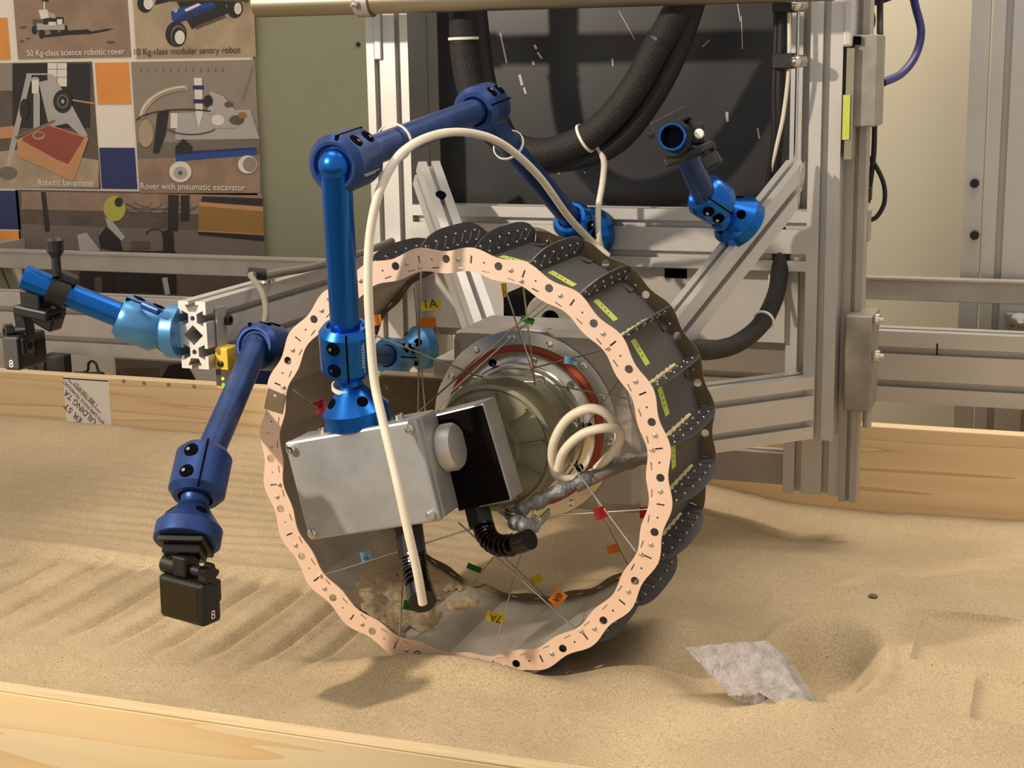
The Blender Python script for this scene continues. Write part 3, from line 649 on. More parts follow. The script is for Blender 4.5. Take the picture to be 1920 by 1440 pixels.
spoke((1030, 1125), YK, (885, 985), .15, (1006, 1087, 22, 16, 'tag_yellow', None, 25))
spoke((1181, 1066), YK, (1085, 870), .15, (1150, 1029, 24, 17, 'tag_orange', None, 12))
spoke((789, 508), YF, (783, 800), .11, (809, 573, 38, 17, 'tag_yellow', '1A', 6))
spoke((777, 540), YK, (800, 800), .15, (801, 605, 32, 19, 'tag_orange', None, 6))
spoke((981, 537), YF, (1003, 722), .12, (989, 600, 12, 26, 'tag_green', None, 70))
spoke((948, 545), YK, (1000, 700), .15, (946, 544, 10, 26, 'tag_yellow', None, 8))
spoke((1036, 562), YK, (845, 735), .14)
spoke((1028, 558), YF, (735, 815), .10)
spoke((1135, 655), YF, (1000, 690), .13, (1070, 676, 24, 14, 'tag_blue', None, -8))
spoke((1175, 748), YF, (1040, 722), .13)
spoke((1166, 706), YK, (1090, 810), .15)
spoke((668, 615), YF, (940, 722), .12, (707, 600, 16, 20, 'tag_orange', None, 10))
spoke((749, 1192), YF, (760, 1020), .10, (772, 1136, 32, 18, 'tag_green', '5A', -12))
spoke((640, 1010), YK, (860, 930), .15)

# hub drive unit (lathe along the axle)
HB = thing('hub_drive', 'round machined hub drive unit with red gasket inside the wheel', 'hub motor', (0, .25, .12))
HC = WC+Vector((.006, 0, .0))
def hub(nm, prof, m, n=64, sm_=True): # prof (r, y)
    bm = BM(); lathe(bm, HC, (0, 1, 0), [(r, y) for r, y in prof], n); return obj(nm, bm, m, HB, sm_)
hub('mount_flange', [(.127, .2215), (.128, .2225), (.128, .262), (.127, .264)], 'machined')
hub('gasket_ring', [(.1020, .2190), (.1092, .2190), (.1092, .2222), (.1020, .2222)], 'gasket')
hub('face_disc', [(.1005, .2205), (.1015, .2195), (.1015, .212), (.0995, .210), (.088, .208), (.086, .204), (.082, .2035), (.080, .199), (.074, .1985), (.072, .193)], 'machined')
hub('bearing_cover', [(.074, .20), (.074, .150), (.080, .146), (.084, .138), (.084, .108), (.081, .101), (.076, .099), (.072, .103), (.040, .098), (.036, .092), (.012, .090), (.012, .084)], 'cast_olive')
bm = BM()
for i in range(10):
    bm = BM(); t = 2*math.pi*i/10+.2; e = Vector((math.cos(t), 0, math.sin(t))); f = frame(Vector((0, 1, 0)), e); c = HC+e*.056+Vector((0, .0985, 0)); rot = Matrix((e, Vector((0, 1, 0)), e.cross(Vector((0, 1, 0))))).transposed(); box(bm, c, (.030, .007, .0025), rot); obj('cover_rib', bm, 'cast_olive', HB)
for i in range(14):
    t = 2*math.pi*i/14+.35; c = HC+Vector((.1185*math.cos(t), .2217, .1185*math.sin(t))); bm = BM(); lathe(bm, c, (0, -1, 0), [(.0048, 0), (.0048, .002), (.0028, .0022), (.0026, .0006)], 16); obj('bolt', bm, 'chrome', HB)
for i in range(10):
    t = 2*math.pi*i/10+.1; c = HC+Vector((.0935*math.cos(t), .2092, .0935*math.sin(t))); bm = BM(); lathe(bm, c, (0, -1, 0), [(.0052, 0), (.0052, .002), (.0030, .0022), (.0028, .0006)], 16); obj('bolt', bm, 'chrome' if i % 3 else 'hole_dark', HB)
for px, py in ((1010, 720), (1072, 800)):
    p = at_y(px, py, .198); bm = BM(); lathe(bm, p, (0, -1, 0), [(.0115, -.002), (.0115, .001), (.0098, .001), (.0098, -.001)], 24); lathe(bm, p, (0, -1, 0), [(.0065, -.002), (.0065, .003), (.003, .0035), (.003, .001)], 16); obj('sensor_port', bm, 'chrome', HB)
gz = at_y(1080, 628, .224).z
obj('gear_housing', bx(-.098, .168, .2235, .36, .15, gz), 'alu_dull', HB, bev=.016)
obj('mount_block', bx(-.155, -.06, .30, .62, .262, .33), 'alu_dull', HB, bev=.002)
p = at_y(855, 775, .27); obj('torque_arm', bx(-.23, -.12, .27, .30, .24, .31), 'rim_dark', HB, bev=.003)
bm = BM(); sweep(bm, spline([at_y(890, 706, .17), at_y(930, 712, .165), at_y(955, 718, .165), at_y(1000, 720, .18)]), .004, 10); obj('grease_pipe', bm, 'chrome', HB, True)
bm = BM(); lathe(bm, at_y(962, 725, .16), (0, 0, -1), [(.010, -.006), (.010, .004), (.006, .005), (.006, .018)], 12); obj('pipe_fitting', bm, 'p_brass', HB)

bm = BM(); lathe(bm, at_y(1035, 598, .46), (0, -1, 0), [(.040, -.02), (.040, .004), (.036, .008), (.014, .008), (.013, -.004)], 32); obj('motor_end', bm, 'steel_plate', HB, True)
bm = BM(); lathe(bm, at_y(1035, 598, .46), (0, -1, 0), [(.0128, -.02), (.0128, -.003)], 24); obj('motor_bore', bm, 'hole_dark', HB)
a = at_y(955, 545, .53); b = at_y(1120, 660, .53); obj('motor_body', bx(a.x, b.x, .50, .62, b.z, a.z), 'black_matte', HB, bev=.004)
# braided cable, white coil
cb = thing('sensor_cable_coil', 'white sensor cable coiled in two loops beside the hub', 'cable', tuple(at_y(1100, 830, .08)))
bm = BM(); sweep(bm, spline([at_y(x, y, Y) for x, y, Y in ((1155, 850, .12), (1160, 812, .10), (1140, 778, .08), (1105, 766, .07), (1065, 785, .07), (1040, 825, .07), (1036, 865, .08), (1048, 893, .09), (1090, 897, .10), (1130, 875, .11))]), .0058, 12); obj('outer_loop', bm, 'cable_white', cb, True)
bm = BM(); sweep(bm, spline([at_y(x, y, Y) for x, y, Y in ((1046, 880, .07), (1058, 845, .06), (1090, 815, .06), (1130, 803, .065), (1160, 806, .08), (1162, 826, .09), (1145, 852, .10), (1118, 880, .11))]), .0056, 12); obj('inner_loop', bm, 'cable_white', cb, True)
bm = BM(); sweep(bm, spline([at_y(x, y, Y) for x, y, Y in ((1290, 815, .30), (1215, 857, .21), (1160, 870, .14), (1100, 898, .09), (1040, 925, .07), (985, 952, .05), (960, 966, .04), (975, 985, .02), (1000, 985, .0))]), .0105, 12, lambda t: .0085+.0022*math.sin(t*70)); tag(obj('braided_cable', bm, 'braid', smooth=True), 'grey braided cable sleeve lying across the wheel opening', 'cable')
bm = BM(); sweep(bm, spline([at_y(x, y, Y) for x, y, Y in ((1230, 852, .20), (1150, 882, .11), (1080, 915, .08))]), .006, 10); tag(obj('grey_cable', bm, 'cable_grey', smooth=True), 'thin grey cable running beside the braided sleeve', 'cable')
bm = BM()
for dy in (0, 6, 12): sweep(bm, spline([at_y(x, y+dy, Y) for x, y, Y in ((938, 948, .05), (960, 962, .03), (985, 972, .03), (1005, 978, .02), (1030, 955, .04))]), .0022, 8)
tag(obj('coiled_wires', bm, 'chrome', smooth=True), 'bundle of shiny bent wires under the ribbed hub cover', 'wires')

# ================================================================== blue articulated camera arms
TR, SR = .0165, .0300
def tube(par, a, b, m='blue', r=TR):
    a, b = Vector(a), Vector(b); bm = BM(); d = (b-a).normalized(); fr = frame(d); L = (b-a).length; n = 48
    rings = []
    for h, k in ((0, .92), (.001, 1), (L-.001, 1), (L, .92)):
        rg = []
        for i in range(n):
            t = 2*math.pi*i/n; g = 1-.03*(1 if (i % 12) in (0, 2, 4) else 0); rg.append(bm.verts.new(a+fr @ Vector((r*k*g*math.cos(t), r*k*g*math.sin(t), h))))
        rings.append(rg)
    for p, q in zip(rings, rings[1:]):
        for i in range(n): bm.faces.new((p[i], p[(i+1) % n], q[(i+1) % n], q[i]))
    bm.faces.new(list(reversed(rings[0]))); bm.faces.new(rings[-1]); return obj('tube', bm, m, par, True)
def socket(par, c, axis, L=.060, m='blue', r=SR, facing=None):
    c, axis = Vector(c), Vector(axis).normalized(); bm = BM()
    lathe(bm, c-axis*L/2, axis, [(r*.62, .004), (r*.70, 0), (r*.80, 0), (r, .008), (r, L-.008), (r*.80, L), (r*.62, L), (r*.55, L-.006)], 40); o = obj('clamp_socket', bm, m, par, True)
    f = (CAM-c) if facing is None else Vector(facing); f = (f-axis*f.dot(axis)).normalized(); s = axis.cross(f)
    fr = Matrix((s, f, axis)).transposed()
    # clamp slit and two screw wells
    bm = BM(); d1 = (f*.35+s*.94).normalized() if r == SR else f
    fr2 = Matrix((d1.cross(axis), d1, axis)).transposed(); box(bm, c+d1*r*.93, (.0022, r*.16, L*.97), fr2); sl_ = obj('clamp_slit', bm, 'hole_dark', par)
    d2 = (f*.86+s*.5).normalized()
    for k in (-.22, .22):
        p = c+d2*r+axis*L*k; bm = BM(); lathe(bm, p-d2*.004, d2, [(.0082, 0), (.0082, .0046), (.0074, .0049)], 18); obj('screw_well', bm, 'hole_dark', par)
        bm = BM(); lathe(bm, p+d2*.0008+s*.0028, d2, [(.0024, 0), (.0022, .0006), (.0012, .0006)], 10); obj('clamp_screw', bm, 'chrome', par)
    return o
def ball(par, c, m='blue', r=.0185): bm = BM(); sphere(bm, Vector(c), r, 24); return obj('ball', bm, m, par, True)
def flange(par, base, n, m='blue', Rr=.039, H=.058, facing=None):
    """cone foot: base centre, normal pointing to the ball"""
    base, n = Vector(base), Vector(n).normalized(); bm = BM()
    lathe(bm, base, n, [(Rr-.001, 0), (Rr, .001), (Rr, .018), (Rr-.0015, .0195), (.017, .044), (.0145, .047), (.0145, H)], 44); o = obj('cone_foot', bm, m, par, True)
    f = (CAM-base) if facing is None else Vector(facing); f = (f-n*f.dot(n)).normalized(); s = n.cross(f)
    for k in range(4):
        t = R(20+90*k); d = f*math.cos(t)+s*math.sin(t); p = base+d*(.0275*Rr/.039)+n*.0318; ax = (n*.64+d*.77).normalized()
        bm = BM(); lathe(bm, p-ax*.006, ax, [(.0068, 0), (.0068, .0062), (.0060, .0065)], 18); obj('mount_hole', bm, 'hole_dark', par)
    return o
# --- box dimensions first (front sensor enclosure hangs from the main arm)
EY = -.065
TL, TRr, BR_, BL = [at_y(x, y, EY) for x, y in ((535, 829), (786, 786), (820, 978), (577, 1015))]
ex = ((TRr-TL)+(BR_-BL)).normalized(); ez = Vector((-ex.z, 0, ex.x)); ec = (TL+TRr+BR_+BL)/4
ew = ((TRr-TL).length+(BR_-BL).length)/2; eh = ((TL-BL).dot(ez)+(TRr-BR_).dot(ez))/2
ER = Matrix((ex, Vector((0, 1, 0)), ez)).transposed()
EN = thing('sensor_enclosure', 'grey cast aluminium box with screwed lid hanging in the wheel', 'enclosure', tuple(ec))
ED = .046
obj('lid', box(BM(), ec+Vector((0, .0055, 0)), (ew, .011, eh), ER), 'alu_box', EN, bev=.003)
obj('lid_gasket', box(BM(), ec+Vector((0, .0125, 0)), (ew-.006, .003, eh-.006), ER), 'black', EN)
obj('body', box(BM(), ec+Vector((0, .014+ED/2, 0)), (ew-.001, ED, eh-.001), ER), 'alu_box', EN, bev=.003)
for sx in (-1, 1):
    for sz in (-1, 1):
        p = ec+ER @ Vector((sx*(ew/2-.009), -.001, sz*(eh/2-.009))); bm = BM(); lathe(bm, p, (0, -1, 0), [(.0055, -.001), (.0055, .005), (.0046, .0056), (.0026, .0056), (.0024, .003)], 18); obj('lid_screw', bm, 'chrome', EN, True)
for px, py in ((606, 803), (747, 780)):
    p = at_y(px, py, EY+.03); bm = BM(); lathe(bm, p-ez*.006, ez, [(.006, 0), (.006, .008), (.004, .0088)], 14); obj('foot_screw', bm, 'chrome', EN, True)
# second housing
SYY = .015
q = [at_y(x, y, SYY) for x, y in ((819, 782), (907, 760), (951, 937), (854, 957))]
hx = ((q[1]-q[0])+(q[2]-q[3])).normalized(); hz = Vector((-hx.z, 0, hx.x)); hc = sum(q, Vector())/4
hw_ = ((q[1]-q[0]).length+(q[2]-q[3]).length)/2; hh_ = ((q[0]-q[3]).dot(hz)+(q[1]-q[2]).dot(hz))/2
HR = Matrix((hx, Vector((0, 1, 0)), hz)).transposed()
H2 = thing('sensor_housing', 'grey metal housing with flat black face behind the grey box', 'enclosure', tuple(hc))
obj('shell', box(BM(), hc+Vector((0, .021, 0)), (hw_+.006, .040, hh_+.006), HR), 'alu_box', H2, bev=.002)
obj('black_face', box(BM(), hc, (hw_+.001, .004, hh_+.001), HR), 'black_matte', H2)
# round window nut between the two boxes
p = at_y(858, 836, -.010); bm = BM(); lathe(bm, p-ex*.030, ex, [(.026, 0), (.026, .012), (.0285, .014), (.0285, .026), (.0255, .030)], 36, up=Vector((0, 1, 0))); obj('window_nut', bm, 'alu', EN, True)
# ribbed strain reliefs
def ribbed(par, pts, r, nr, m='black_gloss', r0=.45):
    P = spline(pts, 14); bm = BM(); sweep(bm, P, r*r0, 12); obj('core', bm, m, par, True)
    N = len(P)-1
    for i in range(nr):
        k = int((i+.5)/nr*N); t = (P[min(k+1, N)]-P[max(k-1, 0)]).normalized(); bm = BM(); lathe(bm, P[k]-t*.0030, t, [(r*.6, 0), (r, .0018), (r, .0042), (r*.6, .006)], 20); obj('rib', bm, m, par, True)
SR1 = thing('cable_gland', 'black ribbed strain relief curving under the black housing', 'cable gland', tuple(at_y(900, 950, .01)))
bm = BM(); a, b = at_y(893, 945, .03), at_y(903, 985, .02); cyl(bm, a, b, .0165, 6); obj('gland_nut', bm, 'black', SR1)
ribbed(SR1, [at_y(x, y, Y) for x, y, Y in ((906, 985, .02), (915, 1008, .01), (935, 1022, .0), (965, 1022, -.01))], .0135, 9)
bm = BM(); cyl(bm, at_y(970, 1020, -.012), at_y(993, 1011, -.02), .0125, 20); obj('end_cap', bm, 'black_gloss', SR1, True)
SR2 = thing('cable_gland', 'black ribbed strain relief hanging under the grey box', 'cable gland', tuple(at_y(770, 1000, -.05)))
bm = BM(); cyl(bm, at_y(766, 985, -.03), at_y(774, 1045, -.045), .0170, 8); obj('gland_nut', bm, 'black', SR2)
ribbed(SR2, [at_y(x, y, Y) for x, y, Y in ((775, 1040, -.045), (779, 1070, -.055), (786, 1108, -.075))], .0150, 8)
bm = BM(); cyl(bm, at_y(787, 1106, -.075), at_y(792, 1128, -.092), .0165, 24); obj('end_cap', bm, 'black_gloss', SR2, True)

# --- main arm
MA = thing('camera_holder', 'blue jointed arm reaching over the wheel down to the grey box', 'camera holder', tuple(at_y(1115, 440, GY)))
f0 = at_y(1112, 436, GY); flange(MA, f0, (-.28, -1, -.02), 'blue', .041)
b0 = f0+Vector((-.28, -1, -.02)).normalized()*.064; ball(MA, b0)
s0c = at_y(1082, 424, .615); e1 = at_y(903, 207, .33)
d1 = (e1-s0c).normalized(); socket(MA, s0c+d1*.004, d1, .052, 'blue', .031)
E1 = at_y(898, 206, .325); E2 = at_y(640, 305, -.085)
tube(MA, s0c+d1*.02, E1-(E1-s0c).normalized()*.004, 'blue_dusty')
d2 = (E2-E1).normalized(); socket(MA, E1-d2*.012, d2, .062, 'blue_dusty', .0325)
ball(MA, E1+d2*.012); tube(MA, E1+d2*.015, E2-d2*.03, 'blue_dusty', .0172)
socket(MA, E2-d2*.012, -d2, .066, 'blue_dusty', .0335, facing=Vector((.2, -.5, 1)))
S3 = at_y(650, 655, -.045); top3 = E2+d2*.014
ball(MA, top3, 'blue', .0195)
d3 = (S3-top3).normalized(); tube(MA, top3+d3*.004, S3-d3*.02, 'blue', .0172)
socket(MA, S3, d3, .062, 'blue', .0315)
fb = ec+ez*(eh/2)+ex*(-.004)+Vector((0, .040, 0)); fb = at_y(672, 792, EY+.035)
ball(MA, S3+d3*.030, 'blue', .016); nn = (S3+d3*.03-fb).normalized(); flange(MA, fb, nn, 'blue', .040)
# small illegible white print on two sockets
def socket_print(par, c, axis, r, ang, rows):
    axis = Vector(axis).normalized(); f = CAM-Vector(c); f = (f-axis*f.dot(axis)).normalized(); sd_ = axis.cross(f); bm = BM()
    for k, (u0, u1) in enumerate(rows):
        d = (f*math.cos(R(ang+4*k))+sd_*math.sin(R(ang+4*k))); x = u0
        while x < u1:
            wv = random.uniform(.0015, .0035); box(bm, Vector(c)+axis*(x+wv/2)+d*r, (.0011, .0004, wv), Matrix((d.cross(axis), d, axis)).transposed()); x += wv+.0012
    obj('printed_mark', bm, 'print_white', par)
socket_print(MA, S3, d3, .0315, -38, ((-.018, .020), (-.016, .012)))
socket_print(MA, E2-d2*.012, -d2, .0335, 40, ((-.020, .016), (-.016, .010)))
for (p, xd, wv) in ((at_y(690, 293, -.12), d2*-1, .03), (at_y(625, 640, -.085), d3, .03)): pass

# --- left lower arm with action camera
BA = thing('camera_holder', 'blue jointed arm hanging left of the wheel above the sand', 'camera holder', tuple(at_y(765, 655, .62)))
g0 = at_y(765, 655, .60); gj = at_y(738, 668, .54); gE = at_y(492, 650, .13)
flange(BA, g0+Vector((.02, .03, 0)), (-.5, -.8, 0), 'blue_lit', .036)
dg = (gE-gj).normalized(); socket(BA, gj, dg, .055, 'blue_lit', .029); tube(BA, gj+dg*.02, gE-dg*.02, 'blue_dusty')
socket(BA, gE-dg*.005, -dg, .058, 'blue_dusty', .0315, facing=Vector((-.3, -.3, 1)))
top = gE+dg*.016; ball(BA, top, 'blue_dusty', .0185)
cl = at_d(376, 890, 1.735); dd = (cl-top).normalized(); tube(BA, top+dd*.004, cl-dd*.02, 'blue_dusty')
ax = (at_d(362, 950, 1.70)-at_d(385, 845, 1.74)).normalized(); socket(BA, cl, ax, .062, 'blue_dusty', .0320)
bl = cl+ax*.030; ball(BA, bl, 'blue_dusty', .0165)
fbm = at_d(350, 1018, 1.69); nn = (bl-fbm).normalized(); flange(BA, fbm, nn, 'blue_dusty', .0370, H=.060)

def action_camera(label, c, nrm, up, sc=1.0, mode=0):
    """nrm = outward normal of the screen side; up = body up"""
    c = Vector(c); n = Vector(nrm).normalized(); u = Vector(up); u = (u-n*u.dot(n)).normalized(); s = u.cross(n); Rm = Matrix((s, n, u)).transposed()
    t = thing('action_camera', label, 'camera', tuple(c))
    obj('body', box(BM(), c, (.067*sc, .0285*sc, .049*sc), Rm), 'black', t, bev=.0045*sc)
    obj('screen', box(BM(), c+n*.0143*sc+s*-.002*sc, (.056*sc, .0012*sc, .040*sc), Rm), 'screen', t, bev=.002*sc)
    obj('lens_housing', box(BM(), c-n*.0165*sc+s*.017*sc+u*(.009*sc), (.026*sc, .006*sc, .026*sc), Rm), 'black', t, bev=.003*sc)
    bm = BM(); lathe(bm, c-n*.0193*sc+s*.017*sc+u*.009*sc, -n, [(.0095*sc, 0), (.0095*sc, .0012), (.007*sc, .0014)], 24); obj('lens', bm, 'lens', t)
    obj('front_display', box(BM(), c-n*.0146*sc-s*.017*sc, (.022*sc, .0012*sc, .026*sc), Rm), 'screen', t)
    for k in (-1, 1): obj('mount_finger', box(BM(), c+u*.032*sc+s*(.0045*k)*sc, (.0032*sc, .013*sc, .017*sc), Rm), 'black', t, bev=.001)
    return t, Rm, s, n, u
gc = at_d(356, 1120, 1.687); vh = (CAM-gc); vh.z = 0; vh.normalize()
nrm = Matrix.Rotation(R(-46), 3, 'Z') @ vh
ca1, Rm, s, n, u = action_camera('black action camera with blank screen hanging upright above the sand', gc, nrm, (.03, .02, 1))
sgn = 1 if s.dot(RGT) > 0 else -1
sd = s*sgn
yv = -u; text('side_mark', '8', gc+sd*.0337-n*.001*1-u*.018+n*.0035, -n, u, .0062, 'print_white', ca1)
MT = thing('camera_mount', 'black plastic quick-release mount with thumb screw under the lower blue foot', 'camera mount', tuple(fbm))
obj('base_plate', box(BM(), fbm-nn*.004, (.052, .046, .007), frame(nn)), 'black', MT, bev=.002)
obj('clip', box(BM(), fbm-nn*.0125+sd*.000, (.043, .030, .011), frame(nn)), 'black_gloss', MT, bev=.002)
obj('hinge_block', box(BM(), (fbm-nn*.018)*.55+(gc+u*.03)*.45, (.020, .024, .024), Rm), 'black', MT, bev=.003)
hp = gc+u*.033
bm = BM(); cyl(bm, hp-sd*.018, hp+sd*.026, .0065, 16); obj('hinge_pin', bm, 'black', MT, True)
bm = BM()
kx = hp+sd*.024; lp = []
for i in range(40):
    t = 2*math.pi*i/40; rr = .0105+.0018*math.cos(5*t); lp.append((rr*math.cos(t), rr*math.sin(t)))
T = frame(sd).to_4x4(); T.translation = kx; plate(bm, [lp], T, .010); obj('thumb_knob', bm, 'black_gloss', MT, bev=.0015)
bm = BM(); cyl(bm, hp-sd*.034, hp-sd*.014, .011, 16); obj('hinge_nut', bm, 'black', MT, True)

# --- left arm with the second action camera
LA = thing('camera_holder', 'bright blue arm pointing left from the end of the cantilever', 'camera holder', (-.43, .17, .37))
lf = at_x(345, 622, -.4315); flange(LA, lf+Vector((.0, 0, 0)), (-1, -.05, .02), 'blue_lit', .036)
lb = at_y(300, 615, lf.y-.005); ls = at_y(263, 606, lf.y-.02); le = at_y(42, 518, lf.y-.10)
ball(LA, lb, 'blue_lit', .0165); dl = (le-ls).normalized(); socket(LA, ls, dl, .062, 'blue_lit', .0305, facing=Vector((.3, -.4, 1)))
tube(LA, ls+dl*.02, le, 'blue')
obj('lock_lever', box(BM(), at_y(282, 578, lf.y-.04), (.030, .010, .008), frame((0, -1, 0), Vector((.35, 0, 1)))), 'blue_dusty', LA, bev=.003)
cm = le-dl*.048
TM = thing('tube_clamp', 'black tube clamp with tall knob on the far left blue arm', 'clamp', tuple(cm))
bm = BM(); lathe(bm, cm-dl*.013, dl, [(.0172, 0), (.0215, 0), (.0215, .026), (.0172, .026)], 32); obj('clamp_ring', bm, 'black', TM, True)
upc = (Vector((0, 0, 1))-dl*dl.z).normalized(); sdc = dl.cross(upc)
obj('clamp_jaw', box(BM(), cm+upc*.021-dl*.006, (.034, .024, .010), frame(upc, dl)), 'black', TM, bev=.002)
kb = at_y(106, 500, cm.y-.012); bm = BM(); lathe(bm, kb, (0, 0, 1), [(.006, -.012), (.006, .012), (.011, .020), (.0115, .034), (.0095, .037), (.004, .037), (.003, .033)], 10); obj('knob', bm, 'black', TM)
mb = at_y(75, 583, cm.y-.005)
obj('clamp_stem', box(BM(), at_y(68, 562, cm.y-.004), (.030, .030, .030)), 'black', TM, bev=.003)
obj('mount_base', box(BM(), mb, (.052, .045, .014), Matrix.Rotation(R(8), 3, 'Y')), 'black', TM, bev=.003)
obj('mount_clip', box(BM(), at_y(92, 598, cm.y-.005), (.030, .026, .022), Matrix.Rotation(R(25), 3, 'Y')), 'black_gloss', TM, bev=.003)
obj('mount_neck', box(BM(), at_y(46, 606, cm.y-.005), (.016, .020, .034), Matrix.Rotation(R(-6), 3, 'Y')), 'black', TM, bev=.002)
g2 = at_y(47, 655, cm.y-.005); vh = (CAM-g2); vh.z = 0; vh.normalize()
ca2, Rm2, s_, n_, u_ = action_camera('black action camera at the far left edge under the tube clamp', g2, Matrix.Rotation(R(234), 3, 'Z') @ vh, (0, 0, 1), .92)
sg = 1 if s_.dot(vh) > 0 else -1
obj('grey_side', box(BM(), g2+s_*sg*.0312, (.0012, .022, .040), Rm2), 'bush', ca2, bev=.0005)
text('side_mark', '8', g2+s_*sg*.0322-u_*.018-u_.cross(s_*sg)*.003, (u_.cross(s_*sg)), u_, .0062, 'print_white', ca2)
bm = BM(); hp2 = at_y(12, 622, cm.y-.02); cyl(bm, hp2, at_y(50, 618, cm.y-.01), .006, 12); obj('hinge_screw', bm, 'black', TM, True)
bm = BM(); lathe(bm, hp2+Vector((.002, 0, 0)), (-.6, -.8, 0), [(.011, -.006), (.011, .004), (.006, .005), (.005, .003)], 12); obj('thumb_knob', bm, 'black_gloss', TM)

# --- right arm with open tube clamp
DA = thing('camera_holder', 'short blue arm with open tube end on the right diagonal brace', 'camera holder', tuple(at_y(1375, 430, GY-.15)))
kD = min((i*.002 for i in range(200)), key=lambda k: abs(px_of(A2+dB*k).y-425)); df = A2+dB*kD-sB*.016+tB*.0005; dn = (tB+Vector((-.25, -.2, 0))).normalized(); flange(DA, df, dn, 'blue', .040)
DYD = df.y-(GY-.05); db = at_y(1352, 412, GY-.09+DYD); ball(DA, db, 'blue', .0165)
dj = at_y(1326, 376, GY-.125+DYD); dt = at_y(1288, 292, GY-.20+DYD); dk = (dt-dj).normalized()
socket(DA, dj+Vector((.004, .01, 0)), Vector((.55, .6, -.5)), .045, 'blue', .031); tube(DA, dj, dt+dk*.02, 'blue_dusty', .0165)
oc = at_y(1260, 256, GY-.27+DYD); oa = (CAM-oc).normalized(); oa = (oa+Vector((-.10, 0, .12))).normalized()
bm = BM(); lathe(bm, oc-oa*.06, oa, [(.0185, 0), (.0185, .058), (.0178, .060), (.0152, .060), (.0148, .058), (.0148, .002), (.002, .002)], 40); obj('open_tube', bm, 'blue', DA, True)
bm = BM(); lathe(bm, oc-oa*.0585, oa, [(.0147, 0), (.0147, .050)], 32); obj('tube_bore', bm, 'hole_dark', DA)
TC = thing('tube_clamp', 'black tube clamp with ribbed knob holding the open blue tube', 'clamp', tuple(oc))
bm = BM(); lathe(bm, oc-oa*.040, oa, [(.0190, 0), (.0245, 0), (.0245, .026), (.0190, .026)], 32); obj('clamp_ring', bm, 'black', TC, True)
fo = frame(oa)
def oap(px, py, off): p = at_d(px, py, (oc-CAM).dot(FWD)); return p-oa*off
obj('hinge_lug', box(BM(), oap(1298, 245, .03), (.030, .030, .020), fo), 'black', TC, bev=.004)
bm = BM(); lathe(bm, oap(1309, 248, .018), oa, [(.0065, 0), (.0065, .004), (.005, .005)], 20); obj('hinge_pin', bm, 'print_white', TC)
obj('shoe_plate', box(BM(), oap(1254, 222, .03), (.052, .018, .026), fo @ Matrix.Rotation(R(27), 3, 'Z')), 'black', TC, bev=.002)
obj('shoe_rail', box(BM(), oap(1252, 234, .025), (.060, .006, .020), fo @ Matrix.Rotation(R(27), 3, 'Z')), 'black_gloss', TC, bev=.001)
kk0, kk1 = oap(1318, 270, .02), oap(1340, 312, .02)
bm = BM(); lathe(bm, kk0, kk1-kk0, [(.006, 0), (.006, .010), (.012, .014), (.013, .028), (.010, .031), (.003, .031)], 10); obj('knob', bm, 'black', TC)
obj('lower_jaw', box(BM(), oap(1290, 285, .03), (.070, .012, .024), fo @ Matrix.Rotation(R(22), 3, 'Z')), 'black', TC, bev=.003)

# --- yellow signal box on its bracket
bxx = -.389
YS = thing('signal_sensor', 'yellow sensor box with green light below the cantilever arm', 'sensor', tuple(at_x(415, 690, bxx)))
pa, pb = at_x(408, 575, bxx), at_x(400, 728, bxx)
obj('bracket', bx(bxx, bxx+.003, pa.y-.008, pa.y+.016, pb.z, pa.z), 'alu_dull', YS, bev=.001)
obj('bracket_flange', bx(bxx, bxx+.012, pa.y-.011, pa.y-.008, pb.z, pa.z-.055), 'alu', YS)
bm = BM(); lathe(bm, at_x(425, 600, bxx+.003), (1, 0, 0), [(.007, 0), (.007, .006), (.0035, .006), (.0035, .003)], 18); obj('bolt', bm, 'black', YS)
sy = pa.y-.012
q0, q1 = at_y(402, 652, sy), at_y(430, 730, sy)
obj('body', bx(q0.x, q1.x, sy, sy+.03, q1.z, q0.z), 'yellow', YS, bev=.002)
a, b = at_y(405, 692, sy), at_y(428, 724, sy); obj('window', bx(a.x, b.x, sy-.001, sy, b.z, a.z), 'bush', YS)
bm = BM(); lathe(bm, at_y(414, 682, sy), (0, -1, 0), [(.0042, 0), (.0042, .002), (.002, .003)], 14); obj('screw', bm, 'black', YS)
for px, py, m in ((418, 710, 'led_amber'), (419, 721, 'led_green')): bm = BM(); sphere(bm, at_y(px, py, sy-.001), .0022, 10); obj('indicator_light', bm, m, YS)

# ================================================================== cables and hose
def cable(name, pts, r, m, label, cat='cable', n=12): bm = BM(); sweep(bm, spline(pts, 12), r, n); return tag(obj(name, bm, m, smooth=True), label, cat)
ax_ = lambda L: [at_y(x, y, Y) for x, y, Y in L]
cable('white_cable', ax_([(793, 1132, -.105), (782, 1070, -.115), (766, 1000, -.120), (744, 900, -.115), (718, 790, -.100), (702, 715, -.090), (694, 620, -.090), (690, 520, -.09), (695, 430, -.085), (715, 350, -.075), (755, 285, -.04), (820, 252, .06), (885, 250, .16), (945, 272, .26), (1010, 330, .38), (1065, 405, .50), (1105, 448, .58), (1140, 480, .60)]), .0052, 'cable_white', 'thick white cable following the main blue arm over the wheel')
cable('white_cable', ax_([(1128, 470, .62), (1122, 440, .61), (1122, 390, .62), (1130, 340, .63), (1132, 300, .63), (1118, 275, .63), (1098, 262, .62)]), .0048, 'cable_white', 'white cable dropping from the black hose to the cross beam')
HO = thing('sleeved_hose', 'thick black sleeved hose looping in front of the black panel', 'hose', tuple(at_y(1000, 290, .60)))
